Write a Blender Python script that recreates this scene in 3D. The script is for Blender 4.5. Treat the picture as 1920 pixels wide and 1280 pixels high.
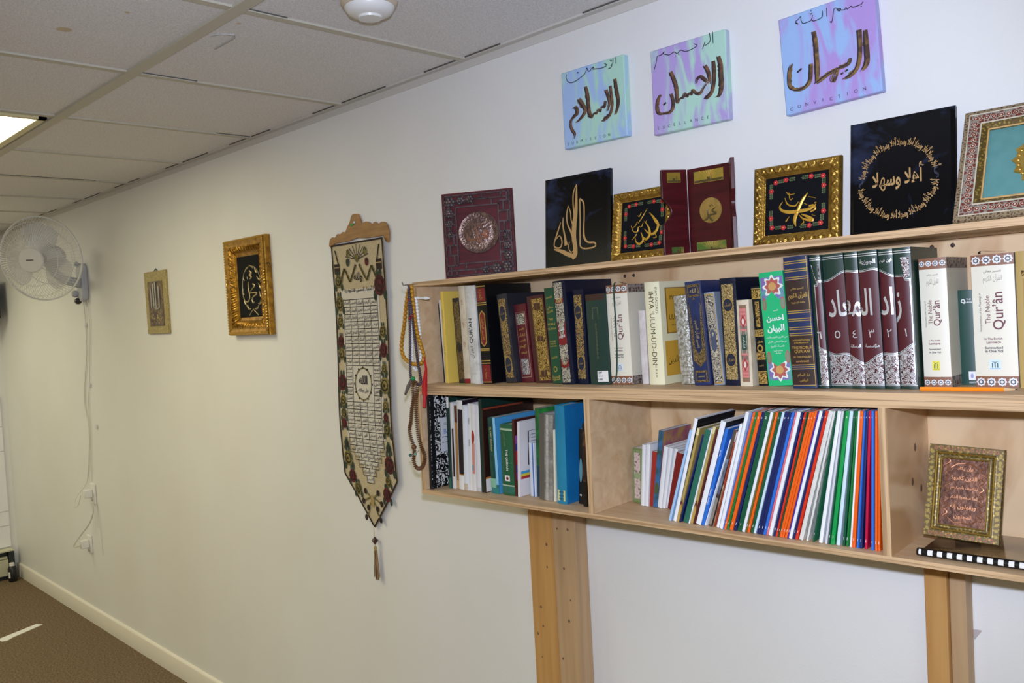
import bpy, bmesh, math, random, unicodedata
from mathutils import Vector, Matrix
for o in list(bpy.data.objects): bpy.data.objects.remove(o)
SC = bpy.context.scene
COL = SC.collection
PI = math.pi
R = random.Random(7)
H = 2.3842            # ceiling height
XC = -4.537           # end wall
# ---------------------------------------------------------------- camera
cam = bpy.data.cameras.new('camera'); co = bpy.data.objects.new('camera', cam); COL.objects.link(co)
cam.sensor_width = 36.0; cam.lens = 1593.47/1920*36.0; cam.clip_start = .02
CAM = Vector((2.1652, -1.6453, 1.6828))
yaw, pitch, roll = .7899, -.0393, -.0544
f0 = Vector((-math.sin(yaw), math.cos(yaw), 0)); r0 = Vector((math.cos(yaw), math.sin(yaw), 0)); u0 = Vector((0, 0, 1))
fw = math.cos(pitch)*f0 + math.sin(pitch)*u0; up = -math.sin(pitch)*f0 + math.cos(pitch)*u0
rt = math.cos(roll)*r0 + math.sin(roll)*up; up = -math.sin(roll)*r0 + math.cos(roll)*up
mw = Matrix((( rt.x, up.x, -fw.x, CAM.x), (rt.y, up.y, -fw.y, CAM.y), (rt.z, up.z, -fw.z, CAM.z), (0, 0, 0, 1)))
co.matrix_world = mw
SC.camera = co
# ---------------------------------------------------------------- world, lights, exposure
w = bpy.data.worlds.new('world'); SC.world = w; w.use_nodes = True
w.node_tree.nodes['Background'].inputs[0].default_value = (1, .95, .88, 1)
w.node_tree.nodes['Background'].inputs[1].default_value = .05
SC.view_settings.view_transform = 'Standard'; SC.view_settings.look = 'None'
SC.view_settings.exposure = 0.0; SC.view_settings.gamma = 1.0; SC.view_settings.use_curve_mapping = False
def lamp(name, kind, loc, energy, color, size=None, aim=None, **kw):
    L = bpy.data.lights.new(name, kind); L.energy = energy; L.color = color
    if kind == 'AREA':
        L.shape = 'RECTANGLE'; L.size, L.size_y = size
    elif size is not None: L.shadow_soft_size = size
    for k, v in kw.items(): setattr(L, k, v)
    o = bpy.data.objects.new(name, L); COL.objects.link(o); o.location = loc
    if aim is not None:
        o.rotation_euler = (Vector(aim)-Vector(loc)).to_track_quat('-Z', 'Y').to_euler()
    return o
# the camera's own flash, a hand's width above the lens
FL = CAM + up*.10 + fw*.01
lamp('camera_flash', 'SPOT', FL, 122.0, (.69, .775, 1.0), .022, CAM + fw*3, spot_size=math.radians(95), spot_blend=.6)
# fluorescent ceiling fixtures outside the frame
for i, (x, y) in enumerate([(-3.29, -2.9), (-.86, -3.2), (1.57, -3.2), (1.6, -.9+-.42), (3.2, -2.4), (-3.6, -1.32)]):
    if (x, y) in [(1.6, -1.32)]: continue
    lamp('fluorescent_light', 'AREA', (x, y, H-.03), 15.3, (1, .965, .68), (.58, 1.18), (x, y, 0))

# ---------------------------------------------------------------- materials
def lin(h):
    h = h.lstrip('#'); v = [int(h[i:i+2], 16)/255 for i in (0, 2, 4)]
    return tuple((c/12.92 if c <= .04045 else ((c+.055)/1.055)**2.4) for c in v)+(1,)
MATS = {}
def M(name, hexc, rough=.6, metal=0., hex2=None, nscale=8., detail=3., stretch=None, lo=.35, hi=.65, bump=0., bscale=60., dist=0., spec=.5, coat=0., coords='Object', kind='noise', emit=None, estr=0., alpha=1., bstretch=None):
    if name in MATS: return MATS[name]
    m = bpy.data.materials.new(name); m.use_nodes = True; N = m.node_tree.nodes; L = m.node_tree.links
    b = N['Principled BSDF']; b.inputs['Base Color'].default_value = lin(hexc); b.inputs['Roughness'].default_value = rough
    b.inputs['Metallic'].default_value = metal; b.inputs['Specular IOR Level'].default_value = spec
    if coat: b.inputs['Coat Weight'].default_value = coat; b.inputs['Coat Roughness'].default_value = .08
    if emit: b.inputs['Emission Color'].default_value = lin(emit); b.inputs['Emission Strength'].default_value = estr
    if alpha < 1: b.inputs['Alpha'].default_value = alpha
    tc = N.new('ShaderNodeTexCoord')
    def coord(st):
        if not st: return tc.outputs[coords]
        mp = N.new('ShaderNodeMapping'); mp.inputs['Scale'].default_value = st; L.new(tc.outputs[coords], mp.inputs['Vector']); return mp.outputs['Vector']
    if hex2:
        if kind == 'noise' or kind == 'contour':
            t = N.new('ShaderNodeTexNoise'); t.inputs['Scale'].default_value = nscale; t.inputs['Detail'].default_value = detail; t.inputs['Distortion'].default_value = dist
            out = t.outputs['Fac']
        elif kind == 'voronoi':
            t = N.new('ShaderNodeTexVoronoi'); t.inputs['Scale'].default_value = nscale; out = t.outputs['Distance']
        elif kind == 'cells':
            t = N.new('ShaderNodeTexVoronoi'); t.feature = 'DISTANCE_TO_EDGE'; t.inputs['Scale'].default_value = nscale; out = t.outputs['Distance']
        elif kind == 'wave':
            t = N.new('ShaderNodeTexWave'); t.inputs['Scale'].default_value = nscale; t.inputs['Distortion'].default_value = dist; t.inputs['Detail'].default_value = detail; out = t.outputs['Fac']
        L.new(coord(stretch), t.inputs['Vector'])
        if kind == 'contour':
            mm = N.new('ShaderNodeMath'); mm.operation = 'MULTIPLY'; mm.inputs[1].default_value = 14.; L.new(out, mm.inputs[0])
            m2 = N.new('ShaderNodeMath'); m2.operation = 'PINGPONG'; m2.inputs[1].default_value = 1.; L.new(mm.outputs[0], m2.inputs[0]); out = m2.outputs[0]
        r = N.new('ShaderNodeValToRGB'); r.color_ramp.elements[0].position = lo; r.color_ramp.elements[1].position = hi
        r.color_ramp.elements[0].color = lin(hexc); r.color_ramp.elements[1].color = lin(hex2)
        L.new(out, r.inputs['Fac']); L.new(r.outputs['Color'], b.inputs['Base Color'])
    if bump:
        t = N.new('ShaderNodeTexNoise'); t.inputs['Scale'].default_value = bscale; t.inputs['Detail'].default_value = 3
        L.new(coord(bstretch), t.inputs['Vector'])
        bn = N.new('ShaderNodeBump'); bn.inputs['Strength'].default_value = bump; bn.inputs['Distance'].default_value = .004
        L.new(t.outputs['Fac'], bn.inputs['Height']); L.new(bn.outputs['Normal'], b.inputs['Normal'])
    MATS[name] = m
    return m
def paint(hexc, rough=.45, metal=0.): return M('colour_%s_%d_%d' % (hexc.lstrip('#'), rough*100, metal*100), hexc, rough, metal)

# ---------------------------------------------------------------- mesh helpers
class MB:
    def __init__(s): s.v = []; s.f = []; s.m = []; s.mats = []
    def mi(s, m):
        if m not in s.mats: s.mats.append(m)
        return s.mats.index(m)
    def add(s, verts, faces, m):
        k = len(s.v); i = s.mi(m); s.v += [tuple(p) for p in verts]
        for f in faces: s.f.append([a+k for a in f]); s.m.append(i)
    def box(s, a, b, m, T=None):
        (x0, y0, z0), (x1, y1, z1) = a, b
        vs = [(x, y, z) for z in (z0, z1) for y in (y0, y1) for x in (x0, x1)]
        if T: vs = [T(*p) for p in vs]
        s.add(vs, [(0, 2, 3, 1), (4, 5, 7, 6), (0, 1, 5, 4), (2, 6, 7, 3), (0, 4, 6, 2), (1, 3, 7, 5)], m)
    def prism(s, poly, d0, d1, m, T):
        # poly of (a, b); T(a, b, d) -> 3D ; ends d0, d1
        n = len(poly)
        vs = [T(a, b, d0) for a, b in poly]+[T(a, b, d1) for a, b in poly]
        fs = [list(range(n))[::-1], list(range(n, 2*n))]+[(i, (i+1) % n, n+(i+1) % n, n+i) for i in range(n)]
        s.add(vs, fs, m)
    def tube(s, pts, r, m, n=8, cap=True):
        pts = [Vector(p) for p in pts]; rs = r if isinstance(r, (list, tuple)) else [r]*len(pts)
        vs = []; pn = None
        for i, p in enumerate(pts):
            t = (pts[min(i+1, len(pts)-1)]-pts[max(i-1, 0)])
            t = t.normalized() if t.length > 1e-9 else Vector((0, 0, 1))
            if pn is None:
                pn = t.orthogonal().normalized()
            pn = (pn-t*pn.dot(t)); pn = pn.normalized() if pn.length > 1e-6 else t.orthogonal().normalized()
            bn = t.cross(pn)
            vs += [p+(pn*math.cos(2*PI*k/n)+bn*math.sin(2*PI*k/n))*rs[i] for k in range(n)]
        fs = []
        for i in range(len(pts)-1):
            for k in range(n): fs.append((i*n+k, i*n+(k+1) % n, (i+1)*n+(k+1) % n, (i+1)*n+k))
        if cap: fs += [list(range(n))[::-1], list(range((len(pts)-1)*n, len(pts)*n))]
        s.add(vs, fs, m)
    def lathe(s, prof, m, n=32, T=None, cap=True):
        # prof (r, z) about z
        vs = []
        for r, z in prof:
            for k in range(n): vs.append((r*math.cos(2*PI*k/n), r*math.sin(2*PI*k/n), z))
        fs = [(i*n+k, i*n+(k+1) % n, (i+1)*n+(k+1) % n, (i+1)*n+k) for i in range(len(prof)-1) for k in range(n)]
        if cap: fs += [list(range(n))[::-1], list(range((len(prof)-1)*n, len(prof)*n))]
        if T: vs = [T @ Vector(p) for p in vs]
        s.add(vs, fs, m)
    def ball(s, c, r, m, n=10, k=6, sc=(1, 1, 1)):
        prof = [(max(math.sin(PI*i/k), .02)*r, -math.cos(PI*i/k)*r) for i in range(k+1)]
        s.lathe(prof, m, n, Matrix.Translation(c) @ Matrix.Diagonal((*sc, 1)))
    def build(s, name, parent=None, smooth=True, angle=40):
        me = bpy.data.meshes.new(name)
        me.from_pydata([tuple(p) for p in s.v], [], s.f)
        for m in s.mats: me.materials.append(m)
        me.polygons.foreach_set('material_index', s.m)
        me.update(); me.validate()
        if smooth:
            me.polygons.foreach_set('use_smooth', [True]*len(me.polygons)); me.set_sharp_from_angle(angle=math.radians(angle))
        o = bpy.data.objects.new(name, me); COL.objects.link(o)
        if parent is not None: o.parent = parent
        return o
def fixn(o):
    bm = bmesh.new(); bm.from_mesh(o.data); bmesh.ops.recalc_face_normals(bm, faces=bm.faces); bm.to_mesh(o.data); bm.free(); return o
def bevel(o, wd=.002, seg=2):
    md = o.modifiers.new('bevel', 'BEVEL'); md.width = wd; md.segments = seg; md.limit_method = 'ANGLE'; md.angle_limit = math.radians(40); return o
def tag(o, label=None, cat=None, group=None, kind=None):
    if label: o['label'] = label
    if cat: o['category'] = cat
    if group: o['group'] = group
    if kind: o['kind'] = kind
    return o
def thing(name, loc, label, cat, group=None, rot=None):
    o = bpy.data.objects.new(name, None); COL.objects.link(o); o.empty_display_size = .05
    o.location = loc
    if rot is not None:
        if isinstance(rot, Matrix): o.rotation_euler = rot.to_euler()
        else: o.rotation_euler = rot
    return tag(o, label, cat, group)
def copyto(o, parent=None, **kw):
    c = o.copy(); COL.objects.link(c)
    if parent is not None: c.parent = parent
    for k, v in kw.items(): setattr(c, k, v)
    return c
# ---------------------------------------------------------------- writing
FORMS = {}
for cp in list(range(0xFE80, 0xFEFD))+list(range(0xFB50, 0xFBB2)):
    d_ = unicodedata.decomposition(chr(cp))
    if d_:
        k_, *r_ = d_.split(); FORMS.setdefault(''.join(chr(int(q, 16)) for q in r_), {})[k_] = chr(cp)
def shape(s):
    if not any('\u0600' <= c <= '\u06ff' for c in s): return s
    out = []; n = len(s); i = 0; prev = False
    while i < n:
        c = s[i]
        if c == '\u0644' and i+1 < n and c+s[i+1] in FORMS:
            t = FORMS[c+s[i+1]]; out.append(t['<final>'] if prev else t['<isolated>']); prev = False; i += 2; continue
        if c not in FORMS: out.append(c); prev = False; i += 1; continue
        t = FORMS[c]; nxt = i+1 < n and s[i+1] in FORMS and '<final>' in FORMS[s[i+1]]; can = '<initial>' in t
        k = '<medial>' if prev and can and nxt else '<final>' if prev and '<final>' in t else '<initial>' if can and nxt else '<isolated>'
        out.append(t.get(k, c)); prev = can and nxt; i += 1
    return ''.join(reversed(out))
GL = {}
def glyphs(s, bold=0.):
    key = (s, bold)
    if key in GL: return GL[key]
    cu = bpy.data.curves.new('writing', 'FONT'); cu.body = shape(s); cu.resolution_u = 3; cu.offset = bold; cu.fill_mode = 'FRONT'
    o = bpy.data.objects.new('writing', cu); COL.objects.link(o)
    bpy.context.view_layer.update()
    dg = bpy.context.evaluated_depsgraph_get()
    me = bpy.data.meshes.new_from_object(o.evaluated_get(dg))
    vs = [(v.co.x, v.co.y) for v in me.vertices]; fs = [list(p.vertices) for p in me.polygons]
    bpy.data.objects.remove(o); bpy.data.curves.remove(cu); bpy.data.meshes.remove(me)
    if not vs: vs = [(0, 0), (1, 0), (0, 1)]; fs = []
    x0 = min(v[0] for v in vs); x1 = max(v[0] for v in vs); y0 = min(v[1] for v in vs); y1 = max(v[1] for v in vs)
    vs = [(x-(x0+x1)/2, y-(y0+y1)/2) for x, y in vs]
    GL[key] = (vs, fs, max(x1-x0, 1e-4), max(y1-y0, 1e-4)); return GL[key]
def write(mb, s, m, T, cx, cy, wd=None, ht=None, rot=0., fit=False, bold=0.):
    """flat lettering centred at (cx, cy), at most wd by ht; T(a, b) -> 3D"""
    vs, fs, W, Ht = glyphs(s, bold)
    if fit and wd and ht: sx, sy = wd/W, ht/Ht
    else:
        sx = min([q for q in ((wd/W) if wd else None, (ht/Ht) if ht else None) if q]); sy = sx
    c, q = math.cos(rot), math.sin(rot)
    mb.add([T(cx+x*sx*c-y*sy*q, cy+x*sx*q+y*sy*c) for x, y in vs], fs, m)
def smoothline(pts, k=5):
    n = len(pts)
    if n < 3: return [tuple(p) for p in pts]
    out = []
    for i in range(n-1):
        p0, p1, p2, p3 = pts[max(i-1, 0)], pts[i], pts[i+1], pts[min(i+2, n-1)]
        for j in range(k):
            t = j/k
            out.append(tuple(.5*((2*b)+(-a+c)*t+(2*a-5*b+4*c-d)*t*t+(-a+3*b-3*c+d)*t**3) for a, b, c, d in zip(p0, p1, p2, p3)))
    out.append(tuple(pts[-1])); return out
def stroke(mb, pts, m, T, sx, sy, ox=0., oy=0., off=0., ws=1., thick=.0, jag=0.):
    """pen stroke; pts (u, v, w) in unit panel coordinates; T(a, b, depth)"""
    P = smoothline(pts); n = len(P); S = (sx+sy)/2; L = []
    for i, p in enumerate(P):
        a, b = P[max(i-1, 0)], P[min(i+1, n-1)]
        tx, ty = (b[0]-a[0])*sx, (b[1]-a[1])*sy; q = math.hypot(tx, ty) or 1
        nx, ny = -ty/q, tx/q; hw = max(p[2], .002)*S*.5*ws
        j1 = 1+jag*R.uniform(-.2, 1) if jag else 1
        x, y = ox+p[0]*sx+off*S, oy+p[1]*sy
        L.append(((x+nx*hw, y+ny*hw), (x-nx*hw*j1, y-ny*hw*j1)))
    k = 0
    if thick:
        vs = []; fs = []
        for (a, b) in L: c = ((a[0]+b[0])/2, (a[1]+b[1])/2); vs += [T(a[0], a[1], 0), T(c[0], c[1], thick), T(b[0], b[1], 0)]
        for i in range(n-1):
            fs += [(3*i, 3*i+1, 3*i+4, 3*i+3), (3*i+1, 3*i+2, 3*i+5, 3*i+4)]
    else:
        vs = []; fs = []
        for (a, b) in L: vs += [T(a[0], a[1], 0), T(b[0], b[1], 0)]
        for i in range(n-1): fs.append((2*i, 2*i+1, 2*i+3, 2*i+2))
    mb.add(vs, fs, m)
# ---------------------------------------------------------------- the bookcase frame of reference
SY, SZ, SD = .0414, .0104, .2544
ex = Vector((math.cos(SY), math.sin(SY), SZ)); ey = Vector((-math.sin(SY), math.cos(SY), 0)); ez = Vector((0, 0, 1))
ORG = Vector((0, -SD-.8*math.sin(SY), 0))
def S(x, d, z): return ORG+ex*x+ey*d+ez*z
ZT, ZTL, ZM, ZMB, ZB, ZBB = 1.7579, 1.7457, 1.4924, 1.467, 1.2171, 1.2064
# ================================================================ setting
def struct(name, mb, **k): return tag(mb.build(name, **k), kind='structure')
plaster = M('wall_paint', '#e9e8e6', .55, hex2='#e4e2de', nscale=1.5, bump=.08, bscale=260)
b = MB(); b.box((XC-.1, 0, -.02), (4.2, .1, H+.1), plaster); mk = paint('#b9aeae', .7); mx, mz = (1.657, 1.050)
b.add([(mx-.008, -.0004, mz+.004), (mx-.001, -.0004, mz-.014), (mx+.012, -.0004, mz+.006), (mx+.003, -.0004, mz+.006)], [(0, 1, 2, 3)], mk); b.add([(mx-.02, -.0004, mz+.014), (mx-.012, -.0004, mz+.002), (mx-.009, -.0004, mz+.004)], [(0, 1, 2)], mk); struct('wall_back', b, smooth=False)
b = MB(); b.box((XC-.1, -5.1, -.02), (XC, 0, H+.1), plaster); struct('wall_left', b, smooth=False)
b = MB(); b.box((4.2, -5.1, -.02), (4.3, .1, H+.1), plaster); struct('wall_right', b, smooth=False)
b = MB(); b.box((XC-.1, -5.2, -.02), (4.3, -5.1, H+.1), plaster); struct('wall_front', b, smooth=False)
carpet = M('carpet', '#5d4c39', .95, hex2='#8d7a62', nscale=110, detail=4, lo=.3, hi=.7, bump=.8, bscale=240, spec=.1)
b = MB(); b.box((XC-.1, -5.2, -.05), (4.3, .1, 0), carpet); struct('floor', b, smooth=False)
tile = M('ceiling_tile', '#dedbd9', .85, hex2='#eeecea', nscale=240, detail=2, lo=.42, hi=.6, bump=.5, bscale=210, spec=.25)
stain = paint('#cdbb9c', .8); scuff = paint('#b3b0ab', .8)
b = MB(); b.box((XC-.1, -5.2, H+.004), (4.3, .1, H+.1), tile)
for x, y, r in [(.028, -.942, .017), (.22, -.87, .006), (.293, -.64, .006)]:
    b.lathe([(r, H+.0038), (r*.5, H+.0034)], stain, 14, Matrix.Translation((x, y, 0)))
b.tube([(.091, -.602, H+.003), (.14, -.602, H+.003), (.2, -.603, H+.003)], .003, scuff, 4); b.tube([(.18, -.655, H+.003), (.205, -.64, H+.003), (.215, -.612, H+.003), (.2, -.603, H+.003)], .0025, scuff, 4)
struct('ceiling', b, smooth=False)
tee = M('grid_metal', '#c2bcab', .5, spec=.4); gap = paint('#5b5751', .9)
T0, TW, TR = .3834, .6096, .6914
b = MB()
for k in range(-8, 7):
    x = T0+k*TW
    b.box((x-.0115, -5.1, H-.001), (x+.0115, -.001, H+.006), tee)
    if k in (-1, 0, -4): b.box((x+.0115, -TR*.97, H+.0015), (x+.0135, -TR*.97+{-1: .16, 0: .1, -4: .5}[k], H+.0042), gap)
    if k == -2: b.box((x+.0115, -.16, H+.0015), (x+.0135, -.025, H+.0042), gap)
for j in range(4):
    y = -TR-1.2192*j; b.box((XC, y-.017, H-.003), (4.2, y+.017, H+.006), tee)
struct('trim_1', b, smooth=False)
angle_ = M('wall_angle_metal', '#cfcbc4', .5)
b = MB(); b.box((XC, -.021, H-.0015), (4.2, -.001, H+.004), angle_); b.box((XC, -.0025, H-.022), (4.2, 0, H), angle_)
for k in range(-6, 3): b.box((T0+k*TW-.16, -.024, H+.001), (T0+k*TW-.02, -.021, H+.0042), gap); b.box((T0+k*TW+.02, -.024, H+.001), (T0+k*TW+.16+.1*(k % 2), -.021, H+.0042), gap)
b.box((XC, -5.1, H-.0015), (XC+.02, 0, H+.004), angle_)
struct('trim_2', b, smooth=False)
skirt = M('skirting_paint', '#e3dccf', .4)
b = MB(); b.prism([(0, 0), (-.013, 0), (-.013, .084), (-.009, .0905), (0, .094)], XC+.0, 4.2, skirt, lambda a, c, d: (d, a, c)); fixn(struct('baseboard_back', b))
# whiter blockwork below the sill line of the end wall
blk = M('block_paint', '#efeff0', .6, bump=.2, bscale=90); joint = paint('#c9c8c2', .8)
b = MB(); b.box((XC, -1.6, .215), (XC+.012, -.04, 1.265), blk)
for z in (.36, .46, .88, 1.05): b.box((XC+.012, -1.6, z), (XC+.0135, -.04, z+.006), joint)
struct('trim_3', b, smooth=False)
# ================================================================ ceiling light in view, smoke detector
diff = M('light_diffuser', '#fff7d0', .5, emit='#fff5cb', estr=9.7)
lw = M('light_frame', '#ddd3a2', .4)
t = thing('ceiling_light', (-1.165, -1.318, H), 'lit flat fluorescent panel recessed in the tiled ceiling at the left edge', 'light')
b = MB()
for (x0, x1, y0, y1) in [(-.293, -.27, -.6, .6), (.27, .293, -.6, .6), (-.293, .293, -.6, -.575), (-.293, .293, .575, .6)]: b.box((x0, y0, -.004), (x1, y1, .0035), lw)
b.build('frame', t, smooth=False)
b = MB(); b.box((-.27, -.575, -.002), (.27, .575, .003), diff); b.build('diffuser', t, smooth=False)
wp = M('white_plastic', '#e6e4df', .35); wp2 = M('aged_plastic', '#c9b8a0', .5)
t = thing('smoke_detector', (.604, -.488, H), 'round white smoke detector on the ceiling at the top edge', 'smoke detector')
b = MB(); b.lathe([(.062, .0), (.064, -.006), (.06, -.014), (.058, -.016)], wp2, 36); b.build('base_ring', t)
b = MB(); b.lathe([(.056, -.012), (.056, -.018), (.048, -.03), (.03, -.036), (.004, -.037)], wp, 36); b.build('dome', t)
b = MB(); b.lathe([(.028, -.034), (.026, -.041), (.003, -.042)], wp, 24); b.build('cap', t)
# ================================================================ wall fan
fanw = M('fan_white', '#dddcd9', .35); fang = M('fan_grey', '#b9bcc2', .4); bladem = M('fan_blade', '#c9cacb', .3, alpha=.62); dk = paint('#26262a', .4)
FC = Vector((-2.666, -.25, 2.07)); AX = Vector((.66, -.735, -.14)).normalized()
t = thing('wall_fan', (-2.79, 0, 1.95), 'white oscillating fan mounted high on the wall near the far corner', 'fan')
inv = Matrix.Translation((2.79, 0, -1.95))
FQ = inv @ Matrix.Translation(FC) @ AX.to_track_quat('Z', 'X').to_matrix().to_4x4()
def fanpart(name, mb, par=t):
    o = mb.build(name, par); return o
rc = .216
b = MB()
def ring(r, z, rr, m, n=64): b.tube([FQ @ Vector((r*math.cos(2*PI*i/n), r*math.sin(2*PI*i/n), z)) for i in range(n+1)], rr, m, 5, cap=False)
for i in range(84):
    a = 2*PI*i/84
    b.tube([FQ @ Vector((r*math.cos(a+s), r*math.sin(a+s), z)) for r, z, s in [(.06, .083, 0), (.12, .078, .03), (.175, .055, .05), (.205, .022, .06), (rc, 0, .06)]], .00095, fanw, 3, cap=False)
ring(rc, 0, .0045, fanw); ring(.135, .0745, .0016, fanw); ring(.19, .042, .0016, fanw)
fanpart('front_guard', b)
b = MB()
for i in range(60):
    a = 2*PI*i/60
    b.tube([FQ @ Vector((r*math.cos(a-s), r*math.sin(a-s), z)) for r, z, s in [(.07, -.075, 0), (.14, -.068, .04), (.195, -.03, .06), (rc, -.004, .06)]], .00095, fanw, 3, cap=False)
ring(.07, -.075, .003, fanw); ring(.14, -.068, .0016, fanw); ring(rc, -.006, .0035, fanw)
fanpart('rear_guard', b)
for k in range(3):
    b = MB(); a0 = PI/2+.35+k*2*PI/3; vs = []; fs = []
    for i in range(9):
        r = .035+.15*i/8; wv = .35+.75*math.sin(PI*min(1, .15+i/9*.75))
        for j in range(9):
            a = a0+(j/8-.5)*wv*1.35; rr = r*(1-.06*((j/8-.5)*2)**2)
            vs.append(FQ @ Vector((rr*math.cos(a), rr*math.sin(a), .012+.035*(j/8-.5)*(1-.5*i/8))))
    fs = [(i*9+j, i*9+j+1, (i+1)*9+j+1, (i+1)*9+j) for i in range(8) for j in range(8)]
    b.add(vs, fs, bladem); fanpart('blade', b)
b = MB(); b.lathe([(.03, -.005), (.034, .03), (.03, .055), (.01, .06)], fang, 24, FQ); fanpart('hub', b)
b = MB(); b.lathe([(.062, .074), (.064, .082), (.06, .09), (.03, .094), (.003, .095)], fanw, 36, FQ)
for k in range(4):
    x0 = -.019+k*.0095; b.add([FQ @ Vector(p) for p in [(-.004, x0, .0956), (-.001, x0+.009, .0956), (.004, x0+.009, .0956), (.0015, x0, .0956)]], [(0, 1, 2, 3)], dk)
o = fanpart('badge_cap', b); o['label'] = 'round white centre cap with a small dark wordmark'
b = MB(); b.lathe([(.02, -.15), (.05, -.145), (.062, -.12), (.064, -.085), (.055, -.07)], fanw, 28, FQ); fanpart('motor_housing', b)
b = MB(); b.tube([inv @ Vector(p) for p in [(-2.735, -.19, 2.04), (-2.745, -.165, 2.0), (-2.76, -.12, 1.965), (-2.785, -.05, 1.95), (-2.79, -.02, 1.95)]], [.022, .024, .024, .026, .03], fang, 12); fanpart('arm', b)
b = MB(); b.prism([(math.cos(a)*.045, math.sin(a)*.045+(.06 if math.sin(a) > 0 else -.06)) for a in [2*PI*i/28 for i in range(28)]], 0, -.034, fang, lambda a, c, d: (a, d, c)); o = fanpart('wall_bracket', b); fixn(o); bevel(o, .008, 3)
b = MB(); b.lathe([(.018, 0), (.02, .02), (.012, .03), (.002, .031)], fang, 18, Matrix.Translation((-.042, -.03, -.06)) @ Matrix.Rotation(PI/2, 4, 'X')); b.ball((-.03, -.035, -.1), .024, dk, 14, 8, (1, .8, .75)); o = fanpart('speed_knob', b)
b = MB(); b.ball((.0, -.04, .1), .014, fang); fanpart('screw_cover', b)
cordm = M('white_cord', '#d9d5ca', .5)
def wallpt(x, z, y=-.006): return (x, y, z)
def cable(name, pts, r, label, cat, m=cordm):
    b = MB(); P = smoothline(pts, 5); b.tube(P, r, m, 6); return tag(b.build(name), label, cat)
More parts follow.
